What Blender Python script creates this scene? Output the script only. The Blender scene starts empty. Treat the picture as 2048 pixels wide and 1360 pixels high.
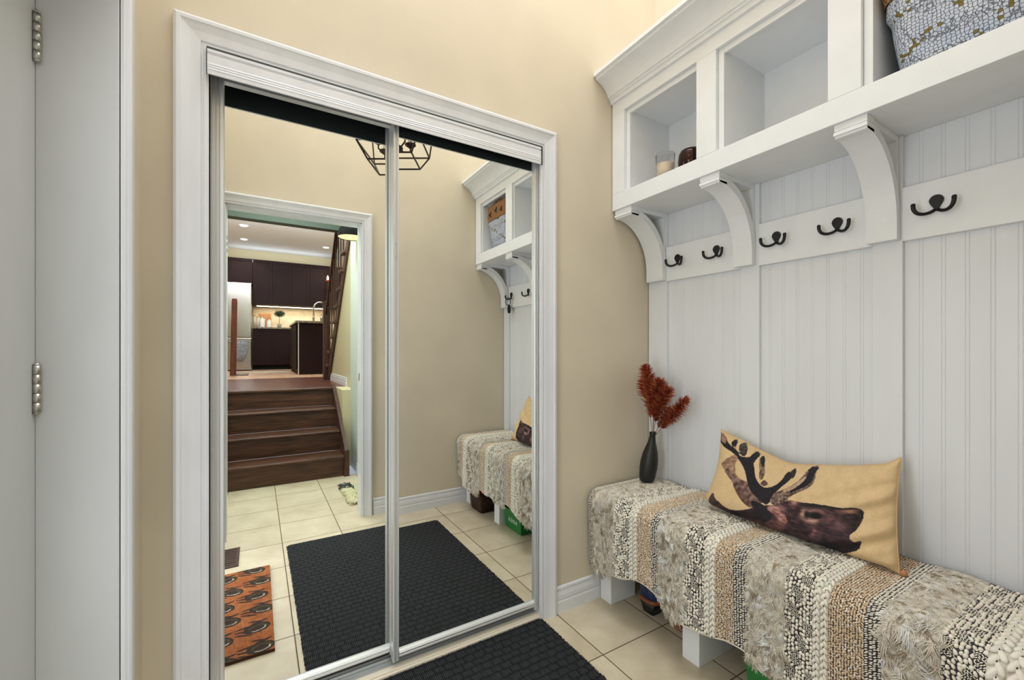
import bpy, math, random
import numpy as np
from mathutils import Vector, Matrix
random.seed(7); np.random.seed(7)
PI = math.pi
sc = bpy.context.scene
COL = sc.collection

# ------------------------------------------------------------------ camera, world, light, exposure
cam_d = bpy.data.cameras.new('camera'); cam = bpy.data.objects.new('camera', cam_d); COL.objects.link(cam)
cam.location = (0, 0, 1.18)
cam.rotation_euler = (PI/2, 0, -math.radians(30.9))
cam_d.sensor_width = 36; cam_d.lens = 15.0; cam_d.shift_y = 22/2048; cam_d.clip_start = .02
sc.camera = cam
vs = sc.view_settings
vs.view_transform = 'Standard'; vs.look = 'None'; vs.gamma = 1; vs.exposure = 0.24
try: vs.use_curve_mapping = False
except Exception: pass
world = bpy.data.worlds.new('world'); sc.world = world; world.use_nodes = True
world.node_tree.nodes['Background'].inputs[0].default_value = (.8, .86, 1, 1)
world.node_tree.nodes['Background'].inputs[1].default_value = .4

def light(name, kind, loc, power, color=(1, 1, 1), size=.1, size_y=None, rot=(0, 0, 0), spot=None):
    l = bpy.data.lights.new(name, kind); l.energy = power; l.color = color
    if kind == 'AREA':
        l.shape = 'RECTANGLE'; l.size = size; l.size_y = size_y or size
    else:
        l.shadow_soft_size = size
    if spot: l.spot_size = spot; l.spot_blend = .6
    o = bpy.data.objects.new(name, l); o.location = loc; o.rotation_euler = rot; COL.objects.link(o)
    return o
light('entry_ceiling_fill', 'AREA', (.72, .8, 4.27), 44, (.87, .93, 1), 1.8, 1.3)  # added soft panel that evens the entry light, not a real fixture
light('entry_door_fill', 'AREA', (-.412, .66, 1.10), 9, (.93, .96, 1), 1.9, .45, (0, -PI/2, 0))  # added fill panel before the solid door, which has no glass
light('hall_ceiling_fill', 'AREA', (.3, -.75, 2.97), 44, (.89, 1, .94), .8, 1.0)  # unseen panel added for cool greenish daylight in the hall
light('kitchen_ceiling_fill', 'AREA', (.2, -3.5, 3.43), 30, (1, .96, .93), 2.0, 2.2)  # added panel hidden behind the bulkhead, besides the recessed lamps
light('kitchen_hidden_fill', 'AREA', (.3, -4.1, 3.2), 60, (.95, .97, 1), 2.2, .2, (-PI/2-.38, 0, 0))  # hidden panel added to brighten the kitchen ceiling, no cove here
light('cabinet_top_fill', 'AREA', (.5, -7.7, 3.15), 4, (.95, .97, 1), 2.0, .3, (PI-.3, 0, 0))  # hidden uplight added above the cabinets to brighten the ceiling

# ------------------------------------------------------------------ materials
def lin(c):
    return tuple(((x/255)/12.92 if x/255 <= .04045 else ((x/255+.055)/1.055)**2.4) for x in c) + (1,)
MATS = {}
def mat(name, rgb, rough=.5, metal=0, var=0, vscale=8, bump=0, bscale=60, spec=.5, coat=0, attr=False, emit=None, estr=0, stretch=(1, 1, 1), trans=0, ior=1.45):
    m = bpy.data.materials.new(name); m.use_nodes = True
    nt = m.node_tree; b = nt.nodes['Principled BSDF']
    b.inputs['Base Color'].default_value = lin(rgb); b.inputs['Roughness'].default_value = rough
    b.inputs['Metallic'].default_value = metal; b.inputs['Specular IOR Level'].default_value = spec
    b.inputs['Coat Weight'].default_value = coat
    if trans: b.inputs['Transmission Weight'].default_value = trans; b.inputs['IOR'].default_value = ior
    if emit: b.inputs['Emission Color'].default_value = lin(emit); b.inputs['Emission Strength'].default_value = estr
    tc = nt.nodes.new('ShaderNodeTexCoord'); mp = nt.nodes.new('ShaderNodeMapping')
    mp.inputs['Scale'].default_value = stretch
    nt.links.new(tc.outputs['Object'], mp.inputs['Vector'])
    if attr:
        a = nt.nodes.new('ShaderNodeAttribute'); a.attribute_name = 'Col'
        nt.links.new(a.outputs['Color'], b.inputs['Base Color'])
    elif var:
        n = nt.nodes.new('ShaderNodeTexNoise'); n.inputs['Scale'].default_value = vscale; n.inputs['Detail'].default_value = 6
        nt.links.new(mp.outputs[0], n.inputs['Vector'])
        r = nt.nodes.new('ShaderNodeValToRGB')
        c = np.array(rgb, float)
        r.color_ramp.elements[0].position = .3; r.color_ramp.elements[1].position = .7
        r.color_ramp.elements[0].color = lin(np.clip(c*(1-var), 0, 255)); r.color_ramp.elements[1].color = lin(np.clip(c*(1+var), 0, 255))
        nt.links.new(n.outputs['Fac'], r.inputs[0]); nt.links.new(r.outputs[0], b.inputs['Base Color'])
    if bump:
        n2 = nt.nodes.new('ShaderNodeTexNoise'); n2.inputs['Scale'].default_value = bscale; n2.inputs['Detail'].default_value = 4
        nt.links.new(mp.outputs[0], n2.inputs['Vector'])
        bp = nt.nodes.new('ShaderNodeBump'); bp.inputs['Strength'].default_value = bump; bp.inputs['Distance'].default_value = .002
        nt.links.new(n2.outputs['Fac'], bp.inputs['Height']); nt.links.new(bp.outputs[0], b.inputs['Normal'])
    MATS[name] = m
    return m
def math_node(nt, op, a, b=None, c=None):
    n = nt.nodes.new('ShaderNodeMath'); n.operation = op
    for i, v in enumerate((a, b, c)):
        if v is None: continue
        if isinstance(v, (int, float)): n.inputs[i].default_value = v
        else: nt.links.new(v, n.inputs[i])
    return n.outputs[0]

WALL = mat('beige_wall_paint', (213, 201, 179), .55, var=.025, vscale=2.5, bump=.15, bscale=90)
HALLBEIGE = mat('hall_beige_paint', (205, 193, 158), .6, bump=.1)
SAGE = mat('sage_green_paint', (205, 209, 203), .6, bump=.1)
CEIL = mat('ceiling_white', (235, 236, 238), .8)
TRIM = mat('white_trim_paint', (222, 223, 226), .32, var=.02, vscale=14, bump=.12, bscale=40, stretch=(1, 1, .3))
DOORP = mat('grey_white_door_paint', (205, 206, 207), .42, var=.015, vscale=10, bump=.12, bscale=70, stretch=(1, 1, .3))
CAB = mat('white_cabinet_paint', (236, 238, 240), .38, var=.01, vscale=12, bump=.05, bscale=60)
BEAD = mat('white_beadboard_paint', (228, 230, 233), .42, var=.01, vscale=12, bump=.08, bscale=60, stretch=(1, 1, .2))
ALU = mat('brushed_aluminium', (222, 223, 222), .38, .55, bump=.1, bscale=80, stretch=(4, 4, .2))
ALUD = mat('dark_track_metal', (70, 78, 80), .45, .7)
NICK = mat('satin_nickel', (188, 186, 180), .3, 1)
BLACKGAP = mat('recess_shade', (18, 18, 18), .9)  # near-black colour stands in for shade inside the closet and gaps
HOOKM = mat('black_iron', (16, 16, 17), .45, .2, bump=.1)
BRONZE = mat('dark_bronze', (52, 40, 36), .4, .7)
DWOOD = mat('dark_walnut_stain', (72, 44, 30), .38, var=.38, vscale=3.5, bump=.1, bscale=30, stretch=(1.2, 14, 14))
DWOODV = mat('dark_walnut_stain_upright', (70, 42, 30), .4, var=.35, vscale=5, stretch=(12, 12, 1))
PLANK = mat('red_brown_plank_floor', (92, 48, 34), .3, var=.25, vscale=3, stretch=(8, 1.2, 1))
PLANKL = mat('pale_plank_floor', (196, 160, 132), .35, var=.12, vscale=3, stretch=(8, 1.2, 1))  # paler plank tone of the kitchen floor
ESP = mat('espresso_cabinet', (33, 14, 14), .6, spec=.2, var=.12, vscale=4, stretch=(6, 6, 1))
STEEL = mat('stainless_steel', (190, 188, 186), .25, 1, bump=.08, bscale=40, stretch=(1, 1, .1))
GRAN = mat('granite', (112, 104, 88), .25, var=.5, vscale=60)
SPLASH = mat('cream_backsplash', (228, 212, 184), .4, var=.05, vscale=9)
GLASS = mat('clear_glass', (250, 250, 250), .03, trans=1, ior=1.12)
WAX = mat('cream_wax', (240, 220, 190), .5)
BLKCER = mat('black_matte_ceramic', (22, 23, 22), .45, bump=.15, bscale=30)
MIRR = mat('mirror_silver', (243, 250, 246), .0, 1)

def mirror_clean():
    m = MATS['mirror_silver']; b = m.node_tree.nodes['Principled BSDF']
    b.inputs['Base Color'].default_value = (.90, .925, .905, 1); b.inputs['Roughness'].default_value = 0
mirror_clean()

def tile_mat():
    m = mat('cream_floor_tile', (214, 200, 172), .3)
    nt = m.node_tree; b = nt.nodes['Principled BSDF']
    g = nt.nodes.new('ShaderNodeNewGeometry'); sp = nt.nodes.new('ShaderNodeSeparateXYZ'); nt.links.new(g.outputs['Position'], sp.inputs[0])
    def cell(o, off, pitch):
        t = math_node(nt, 'SUBTRACT', o, off); t = math_node(nt, 'DIVIDE', t, pitch)
        fl = math_node(nt, 'FLOOR', t); fr = math_node(nt, 'SUBTRACT', t, fl)
        d = math_node(nt, 'MINIMUM', fr, math_node(nt, 'SUBTRACT', 1, fr))
        return fl, math_node(nt, 'MULTIPLY', d, pitch)
    fx, dx = cell(sp.outputs[0], .135, .34); fy, dy = cell(sp.outputs[1], .25, .33)
    d = math_node(nt, 'MINIMUM', dx, dy)
    mask = math_node(nt, 'GREATER_THAN', d, .0022)
    n = nt.nodes.new('ShaderNodeTexNoise'); n.inputs['Scale'].default_value = 5; n.inputs['Detail'].default_value = 8; n.inputs['Roughness'].default_value = .6
    cb = nt.nodes.new('ShaderNodeCombineXYZ')
    nt.links.new(math_node(nt, 'MULTIPLY_ADD', fx, 3.7, sp.outputs[0]), cb.inputs[0]); nt.links.new(math_node(nt, 'MULTIPLY_ADD', fy, 5.3, sp.outputs[1]), cb.inputs[1])
    nt.links.new(cb.outputs[0], n.inputs['Vector'])
    r = nt.nodes.new('ShaderNodeValToRGB'); r.color_ramp.elements[0].position = .3; r.color_ramp.elements[1].position = .72
    r.color_ramp.elements[0].color = lin((190, 174, 146)); r.color_ramp.elements[1].color = lin((220, 206, 181))
    nt.links.new(n.outputs['Fac'], r.inputs[0])
    mx = nt.nodes.new('ShaderNodeMix'); mx.data_type = 'RGBA'
    nt.links.new(mask, mx.inputs[0]); mx.inputs[6].default_value = lin((96, 76, 56)); nt.links.new(r.outputs[0], mx.inputs[7])
    nt.links.new(mx.outputs[2], b.inputs['Base Color'])
    rg = math_node(nt, 'MULTIPLY_ADD', mask, -.5, .85); nt.links.new(rg, b.inputs['Roughness'])
    bp = nt.nodes.new('ShaderNodeBump'); bp.inputs['Distance'].default_value = .002; bp.inputs['Strength'].default_value = .5
    nt.links.new(math_node(nt, 'MINIMUM', d, .005), bp.inputs['Height']); bp.inputs['Distance'].default_value = .4
    nt.links.new(bp.outputs[0], b.inputs['Normal'])
    return m
TILE = tile_mat()

def mat_rubber():
    m = mat('black_ribbed_carpet', (24, 25, 28), .85)
    nt = m.node_tree; b = nt.nodes['Principled BSDF']; b.inputs['Specular IOR Level'].default_value = .25
    g = nt.nodes.new('ShaderNodeNewGeometry'); sp = nt.nodes.new('ShaderNodeSeparateXYZ'); nt.links.new(g.outputs['Position'], sp.inputs[0])
    n = nt.nodes.new('ShaderNodeTexNoise'); n.inputs['Scale'].default_value = 22; nt.links.new(g.outputs['Position'], n.inputs['Vector'])
    wob = math_node(nt, 'MULTIPLY_ADD', n.outputs['Fac'], .018, -.009)
    # blocks 56 x 28 mm in a half-lap course
    y = math_node(nt, 'DIVIDE', math_node(nt, 'ADD', sp.outputs[1], wob), .034); row = math_node(nt, 'FLOOR', y); fy = math_node(nt, 'SUBTRACT', y, row)
    x = math_node(nt, 'MULTIPLY_ADD', row, .5, math_node(nt, 'DIVIDE', math_node(nt, 'ADD', sp.outputs[0], wob), .041)); fx = math_node(nt, 'FRACT', x)
    ex = math_node(nt, 'MINIMUM', fx, math_node(nt, 'SUBTRACT', 1, fx)); ey = math_node(nt, 'MINIMUM', fy, math_node(nt, 'SUBTRACT', 1, fy))
    blk = math_node(nt, 'MULTIPLY', math_node(nt, 'SMOOTH_MIN', math_node(nt, 'MULTIPLY', ex, 7), 1, .2), math_node(nt, 'SMOOTH_MIN', math_node(nt, 'MULTIPLY', ey, 4), 1, .2))
    rib = math_node(nt, 'SINE', math_node(nt, 'MULTIPLY', math_node(nt, 'ADD', sp.outputs[0], math_node(nt, 'MULTIPLY', wob, .4)), 2*PI/.0066))
    rib = math_node(nt, 'MULTIPLY_ADD', rib, .5, .5)
    h = math_node(nt, 'MULTIPLY', blk, math_node(nt, 'POWER', rib, 1.8))
    bp = nt.nodes.new('ShaderNodeBump'); bp.inputs['Distance'].default_value = .004; bp.inputs['Strength'].default_value = 1
    nt.links.new(h, bp.inputs['Height']); nt.links.new(bp.outputs[0], b.inputs['Normal'])
    mx = nt.nodes.new('ShaderNodeMix'); mx.data_type = 'RGBA'; nt.links.new(h, mx.inputs[0])
    mx.inputs[6].default_value = lin((13, 14, 16)); mx.inputs[7].default_value = lin((80, 82, 86)); nt.links.new(mx.outputs[2], b.inputs['Base Color'])
    return m
MATB = mat_rubber()
def wicker(name, c1, c2, sx, sz):
    m = mat(name, c1, .7); nt = m.node_tree; b = nt.nodes['Principled BSDF']
    tc = nt.nodes.new('ShaderNodeTexCoord'); sp = nt.nodes.new('ShaderNodeSeparateXYZ'); nt.links.new(tc.outputs['Object'], sp.inputs[0])
    a = math_node(nt, 'ADD', sp.outputs[0], sp.outputs[1]); zz = math_node(nt, 'DIVIDE', sp.outputs[2], sz); row = math_node(nt, 'FLOOR', zz)
    s1 = math_node(nt, 'SINE', math_node(nt, 'MULTIPLY_ADD', row, PI, math_node(nt, 'MULTIPLY', a, 2*PI/sx)))
    s2 = math_node(nt, 'SINE', math_node(nt, 'MULTIPLY', math_node(nt, 'FRACT', zz), PI))
    h = math_node(nt, 'MULTIPLY', math_node(nt, 'MULTIPLY_ADD', s1, .5, .5), s2)
    mx = nt.nodes.new('ShaderNodeMix'); mx.data_type = 'RGBA'; nt.links.new(h, mx.inputs[0]); mx.inputs[6].default_value = lin(c2); mx.inputs[7].default_value = lin(c1)
    nt.links.new(mx.outputs[2], b.inputs['Base Color'])
    bp = nt.nodes.new('ShaderNodeBump'); bp.inputs['Distance'].default_value = .004; nt.links.new(h, bp.inputs['Height']); nt.links.new(bp.outputs[0], b.inputs['Normal'])
    return m
WICK = wicker('brown_wicker', (98, 56, 38), (40, 22, 16), .03, .014)
def scale_mat():
    m = mat('blue_white_scale_cloth', (200, 208, 222), .6); nt = m.node_tree; b = nt.nodes['Principled BSDF']
    tc = nt.nodes.new('ShaderNodeTexCoord')
    v = nt.nodes.new('ShaderNodeTexVoronoi'); v.feature = 'DISTANCE_TO_EDGE'; v.inputs['Scale'].default_value = 120; v.inputs['Randomness'].default_value = .55
    nt.links.new(tc.outputs['Object'], v.inputs['Vector'])
    n = nt.nodes.new('ShaderNodeTexNoise'); n.inputs['Scale'].default_value = 9; nt.links.new(tc.outputs['Object'], n.inputs['Vector'])
    r0 = nt.nodes.new('ShaderNodeValToRGB'); r0.color_ramp.elements[0].position = .3; r0.color_ramp.elements[1].position = .7
    r0.color_ramp.elements[0].color = lin((186, 198, 218)); r0.color_ramp.elements[1].color = lin((216, 220, 230)); nt.links.new(n.outputs['Fac'], r0.inputs[0])
    r = nt.nodes.new('ShaderNodeValToRGB'); r.color_ramp.elements[0].position = .02; r.color_ramp.elements[1].position = .09
    r.color_ramp.elements[0].color = (.0, 0, 0, 1); r.color_ramp.elements[1].color = (1, 1, 1, 1); nt.links.new(v.outputs['Distance'], r.inputs[0])
    mx = nt.nodes.new('ShaderNodeMix'); mx.data_type = 'RGBA'; nt.links.new(r.outputs[0], mx.inputs[0]); mx.inputs[6].default_value = lin((112, 118, 130)); nt.links.new(r0.outputs[0], mx.inputs[7])
    v2 = nt.nodes.new('ShaderNodeTexVoronoi'); v2.inputs['Scale'].default_value = 120; v2.inputs['Randomness'].default_value = .55; nt.links.new(tc.outputs['Object'], v2.inputs['Vector'])
    sp = nt.nodes.new('ShaderNodeSeparateXYZ'); nt.links.new(v2.outputs['Position'], sp.inputs[0])
    n3 = nt.nodes.new('ShaderNodeTexNoise'); n3.inputs['Scale'].default_value = 60; nt.links.new(v2.outputs['Position'], n3.inputs['Vector'])
    zz = math_node(nt, 'FRACT', math_node(nt, 'ADD', math_node(nt, 'MULTIPLY', sp.outputs[2], 9), math_node(nt, 'MULTIPLY', sp.outputs[1], 5)))
    k = math_node(nt, 'MULTIPLY', math_node(nt, 'LESS_THAN', zz, .22), math_node(nt, 'GREATER_THAN', n3.outputs['Fac'], .56))
    mx2 = nt.nodes.new('ShaderNodeMix'); mx2.data_type = 'RGBA'; nt.links.new(k, mx2.inputs[0]); nt.links.new(mx.outputs[2], mx2.inputs[6]); mx2.inputs[7].default_value = lin((120, 104, 40))
    nt.links.new(mx2.outputs[2], b.inputs['Base Color'])
    bp = nt.nodes.new('ShaderNodeBump'); bp.inputs['Distance'].default_value = .003; nt.links.new(r.outputs[0], bp.inputs['Height']); nt.links.new(bp.outputs[0], b.inputs['Normal'])
    return m
SCALE = scale_mat()
JUTE = wicker('natural_jute', (196, 146, 92), (120, 78, 42), .018, .009)
PRINT = mat('printed_cotton', (215, 185, 140), .85, attr=True, bump=.25, bscale=260)
YARN = mat('wool_yarn', (220, 210, 190), .9, attr=True, bump=.3, bscale=300)
COIR = mat('printed_coir', (180, 100, 40), .95, attr=True, bump=.8, bscale=220)
BASECLOTH = mat('throw_ground_cloth', (200, 192, 178), .95, bump=.6, bscale=160, var=.2, vscale=60)
DARKCLOTH = mat('dark_woven_ground', (52, 48, 50), .95, bump=.6, bscale=160)
TANCLOTH = mat('brown_woven_ground', (84, 66, 54), .95, bump=.6, bscale=160)
GREEN = mat('green_plastic', (22, 120, 48), .4)
RED = mat('red_fabric', (190, 20, 22), .8)
WHITEP = mat('white_print', (235, 238, 235), .6)

# ------------------------------------------------------------------ mesh helpers
class MB:
    def __init__(s): s.v = []; s.f = []; s.m = []; s.sm = []; s.c = None
    def add(s, vs_, fs, mi=0, smooth=False):
        o = len(s.v); s.v += [tuple(p) for p in vs_]; s.f += [tuple(i+o for i in f) for f in fs]
        s.m += [mi]*len(fs); s.sm += [smooth]*len(fs); return s
    def box(s, x0, x1, y0, y1, z0, z1, mi=0):
        x0, x1 = min(x0, x1), max(x0, x1); y0, y1 = min(y0, y1), max(y0, y1); z0, z1 = min(z0, z1), max(z0, z1)
        v = [(x, y, z) for z in (z0, z1) for y in (y0, y1) for x in (x0, x1)]
        return s.add(v, [(0, 2, 3, 1), (4, 5, 7, 6), (0, 1, 5, 4), (2, 6, 7, 3), (0, 4, 6, 2), (1, 3, 7, 5)], mi)
    def tube(s, pts, r, n=10, mi=0, cap=True, closed=False):
        pts = [Vector(p) for p in pts]; N = len(pts)
        rs = r if isinstance(r, (list, tuple)) else [r]*N
        t0 = (pts[1]-pts[0]).normalized(); up = Vector((0, 0, 1)) if abs(t0.z) < .9 else Vector((1, 0, 0))
        u = t0.cross(up).normalized(); vs_ = []
        for i, p in enumerate(pts):
            if closed: t = (pts[(i+1) % N]-pts[i-1])
            else: t = (pts[min(i+1, N-1)]-pts[max(i-1, 0)])
            t.normalize(); u = (u-t*u.dot(t)).normalized(); w = t.cross(u)
            for k in range(n):
                a = 2*PI*k/n; vs_.append(p+(u*math.cos(a)+w*math.sin(a))*rs[i])
        fs = []
        for i in range(N if closed else N-1):
            j = (i+1) % N
            for k in range(n): fs.append((i*n+k, i*n+(k+1) % n, j*n+(k+1) % n, j*n+k))
        if cap and not closed: fs.append(tuple(range(n))[::-1]); fs.append(tuple(range((N-1)*n, N*n)))
        return s.add(vs_, fs, mi, True)
    def bar(s, a, b, w, h=None, mi=0):           # square bar between two points
        h = h or w; a = Vector(a); b = Vector(b); t = (b-a).normalized()
        up = Vector((0, 0, 1)) if abs(t.z) < .95 else Vector((1, 0, 0))
        u = t.cross(up).normalized(); n = u.cross(t)
        vs_ = [p+u*su*w/2+n*sn*h/2 for p in (a, b) for su, sn in ((-1, -1), (1, -1), (1, 1), (-1, 1))]
        return s.add(vs_, [(0, 1, 2, 3)[::-1], (4, 5, 6, 7), (0, 1, 5, 4), (1, 2, 6, 5), (2, 3, 7, 6), (3, 0, 4, 7)], mi)
    def lathe(s, prof, c=(0, 0, 0), n=28, mi=0, smooth=True, sx=1, sy=1, cap=True):
        vs_ = []
        for r, z in prof:
            for k in range(n): a = 2*PI*k/n; vs_.append((c[0]+r*math.cos(a)*sx, c[1]+r*math.sin(a)*sy, c[2]+z))
        fs = [(i*n+k, i*n+(k+1) % n, (i+1)*n+(k+1) % n, (i+1)*n+k) for i in range(len(prof)-1) for k in range(n)]
        if cap and prof[0][0] > 1e-5: fs.append(tuple(range(n))[::-1])
        if cap and prof[-1][0] > 1e-5: fs.append(tuple(range((len(prof)-1)*n, len(prof)*n)))
        return s.add(vs_, fs, mi, smooth)
    def prism(s, poly, axis, a0, a1, mi=0, smooth=False):  # poly in the plane of the other two axes
        def P(p, a): return {0: (a, p[0], p[1]), 1: (p[0], a, p[1]), 2: (p[0], p[1], a)}[axis]
        n = len(poly); vs_ = [P(p, a0) for p in poly]+[P(p, a1) for p in poly]
        fs = [(i, (i+1) % n, n+(i+1) % n, n+i) for i in range(n)]+[tuple(range(n))[::-1], tuple(range(n, 2*n))]
        return s.add(vs_, fs, mi, smooth)
    def build(s, name, m, parent=None, bevel=0, auto=True):
        me = bpy.data.meshes.new(name); off = Vector((0, 0, 0)); q = parent
        while q is not None: off += q.location; q = q.parent
        me.from_pydata([tuple(Vector(p)-off) for p in s.v], [], s.f)
        for mm in (m if isinstance(m, (list, tuple)) else [m]): me.materials.append(mm)
        me.polygons.foreach_set('material_index', s.m); me.polygons.foreach_set('use_smooth', s.sm)
        if s.c is not None:
            ca = me.color_attributes.new('Col', 'FLOAT_COLOR', 'POINT')
            ca.data.foreach_set('color', np.asarray(s.c, dtype=np.float32).ravel())
        me.validate(); me.update()
        import bmesh
        bm = bmesh.new(); bm.from_mesh(me); 
        if len(bm.faces) < 20000: bmesh.ops.recalc_face_normals(bm, faces=bm.faces); bm.to_mesh(me)
        bm.free()
        o = bpy.data.objects.new(name, me); COL.objects.link(o)
        if parent is not None: o.parent = parent
        if bevel:
            md = o.modifiers.new('bevel', 'BEVEL'); md.width = bevel; md.segments = 2; md.limit_method = 'ANGLE'; md.angle_limit = math.radians(50)
            md.harden_normals = False
        return o
def thing(name, label, cat, loc=(0, 0, 0), group=None):
    o = bpy.data.objects.new(name, None); o.empty_display_size = .05; COL.objects.link(o); o.location = loc
    o['label'] = label; o['category'] = cat
    if group: o['group'] = group
    return o
def tag(o, label, cat, group=None):
    o['label'] = label; o['category'] = cat
    if group: o['group'] = group
    return o
def struct(o, label=None):
    o['kind'] = 'structure'
    if label: o['label'] = label
    return o
def root(name, loc=(0, 0, 0)):
    o = bpy.data.objects.new(name, None); o.empty_display_size = .05; COL.objects.link(o); o.location = loc; o['kind'] = 'structure'; return o
def copy_tree(o, parent=None):
    c = o.copy(); COL.objects.link(c); c.parent = parent
    for ch in list(o.children): copy_tree(ch, c)
    return c

# ------------------------------------------------------------------ setting
XL, XR, YB, YF, H = -.275, 1.81, .06, 1.55, 4.30     # room box
struct(MB().box(-.6, 1.95, -1.06, 2.2, -.1, 0).build('floor', TILE), 'cream square tile floor with thin brown grout')
struct(MB().box(-.6, 1.95, -.06, 2.2, H, H+.1).build('ceiling', CEIL))
# closet wall with opening
cw = MB(); cx0, cx1, czt = -.140, 1.082, 2.085
cw.box(-.6, cx0, YF, YF+.12, 0, H); cw.box(cx1, 1.95, YF, YF+.12, 0, H); cw.box(cx0, cx1, YF, YF+.12, czt, H)
struct(cw.build('wall_front', WALL), 'beige painted wall around the mirrored closet')
ci = MB(); ci.box(cx0-.12, cx1+.12, 2.10, 2.13, 0, czt+.2); ci.box(cx0-.12, cx0-.10, YF+.12, 2.12, 0, czt+.2); ci.box(cx1+.10, cx1+.12, YF+.12, 2.12, 0, czt+.2); ci.box(cx0-.12, cx1+.12, YF+.12, 2.13, czt+.18, czt+.2)
struct(ci.build('wall_closet', BLACKGAP))
struct(MB().box(XR, XR+.12, -.06, YF, 0, H).build('wall_right', WALL))
# left wall with entry door opening
EY0, EY1 = .415, 1.333
lw = MB(); lw.box(XL-.14, XL, EY1+.0195, YF, 0, H); lw.box(XL-.14, XL, YB, EY0-.0195, 0, H); lw.box(XL-.14, XL, EY0-.0195, EY1+.0195, 2.0695, H)
struct(lw.build('wall_left', WALL))
# back wall with doorway
DX0, DX1, DZ = -.172, .650, 2.098
bw = MB(); bw.box(-.6, DX0, -.06, YB, 0, H); bw.box(DX1, 1.95, -.06, YB, 0, H); bw.box(DX0, DX1, -.06, YB, DZ, H)
struct(bw.build('wall_back', WALL))

def casing_prof(w):       # (distance out from the opening edge, projection from wall)
    pr = [(0, 0), (0, .010), (.006, .0125), (.012, .0125), (.013, .009), (.018, .009), (.020, .013), (.030, .014), (.045, .0155), (.058, .019), (.066, .021), (.069, .024), (.078, .024), (.082, .021), (.086, .018), (.087, 0)]
    return [(a*w/.087, d) for a, d in pr]
def casing_y(mb, x0, x1, zt, ywall, sgn, prof, zb=0.0):
    vs_ = []; n = len(prof)
    for w, d in prof: vs_ += [(x0-w, ywall+sgn*d, zb), (x0-w, ywall+sgn*d, zt+w), (x1+w, ywall+sgn*d, zt+w), (x1+w, ywall+sgn*d, zb)]
    fs = [(i*4+k, i*4+k+1, (i+1)*4+k+1, (i+1)*4+k) for i in range(n-1) for k in range(3)]
    mb.add(vs_, fs, 0, False)
    mb.add([vs_[i*4] for i in range(n)], [tuple(range(n))]); mb.add([vs_[i*4+3] for i in range(n)], [tuple(range(n))])
m = MB(); casing_y(m, -.1215, 1.068, 2.070, YF, -1, casing_prof(.083))
struct(m.build('trim_1', TRIM), 'white moulded casing around the mirrored closet doors')
# closet jamb liner
m = MB(); m.box(cx0, cx0+.014, YF-.002, YF+.12, 0, czt); m.box(cx1-.012, cx1, YF-.002, YF+.12, 0, czt); m.box(cx0, cx1, YF-.002, YF+.12, czt-.012, czt)
struct(m.build('trim_2', TRIM))
m = MB(); casing_y(m, DX0+.006, DX1-.006, DZ-.006, YB, 1, casing_prof(.07)); casing_y(m, DX0+.006, DX1-.006, DZ-.006, -.06, -1, casing_prof(.07))
struct(m.build('trim_3', TRIM), 'white moulded casing around the doorway to the stairs')
m = MB(); m.box(DX0, DX0+.012, -.06, YB, 0, DZ); m.box(DX1-.012, DX1, -.06, YB, 0, DZ); m.box(DX0, DX1, -.06, YB, DZ-.012, DZ)
j = struct(m.build('trim_4', TRIM))
s_ = MB(); s_.box(DX1-.0135, DX1-.0115, -.015, .012, .965, 1.02).build('strike_plate', NICK, j)
s_ = MB()
for z in (1.80, 1.84, 1.88): s_.box(DX0+.011, DX0+.0135, .0, .02, z, z+.022)
s_.build('hinge_mortise', HOOKM, j)
# baseboards
def base_prof(h=.105): return [(0, 0), (.013, 0), (.013, h*.42), (.010, h*.46), (.010, h*.50), (.012, h*.54), (.0115, h*.68), (.008, h*.80), (.0065, h*.86), (.009, h*.90), (.007, h*.97), (0, h)]
def baseboard(name, axis, a0, a1, wallpos, sgn, z=0, h=.105, parent=None):
    p = base_prof(h); poly = [(wallpos+sgn*d, z+zz) for d, zz in p]
    mb = MB()
    if axis == 'x': mb.prism(poly, 0, a0, a1)
    else: mb.prism(poly, 1, a0, a1)
    return struct(mb.build(name, TRIM))
baseboard('baseboard_front', 'x', 1.152, 1.80, YF, -1, h=.115)
baseboard('baseboard_back', 'x', .722, 1.80, YB, 1, h=.115)
baseboard('baseboard_left', 'y', 1.41, YF-.001, XL, 1, h=.115)
# fascia over sliding doors
m = MB(); pr = [(1.522, 1.990), (1.522, 2.000), (1.5205, 2.004), (1.522, 2.008), (1.5205, 2.0115), (1.522, 2.015), (1.5205, 2.0185), (1.522, 2.022), (1.522, 2.046), (1.525, 2.048), (1.525, 2.052), (1.521, 2.054), (1.521, 2.062), (1.527, 2.062), (1.527, 1.990)]
m.prism(pr, 0, -.1235, 1.058)
m.f = m.f; struct(m.build('trim_5', TRIM), 'white ribbed fascia board over the sliding mirror doors')
m = MB(); m.box(cx0+.014, cx1-.012, 1.5275, 1.530, 1.991, 2.061); m.box(cx0+.014, cx1-.012, 1.5275, 1.64, 2.061, 2.072)
m.box(cx0+.014, cx1-.012, 1.5855, 1.5885, 2.03, 2.061); m.box(cx0+.014, cx1-.012, 1.635, 1.638, 2.02, 2.061)
struct(m.build('trim_6', ALUD), 'dark steel door track behind the fascia')
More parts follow.
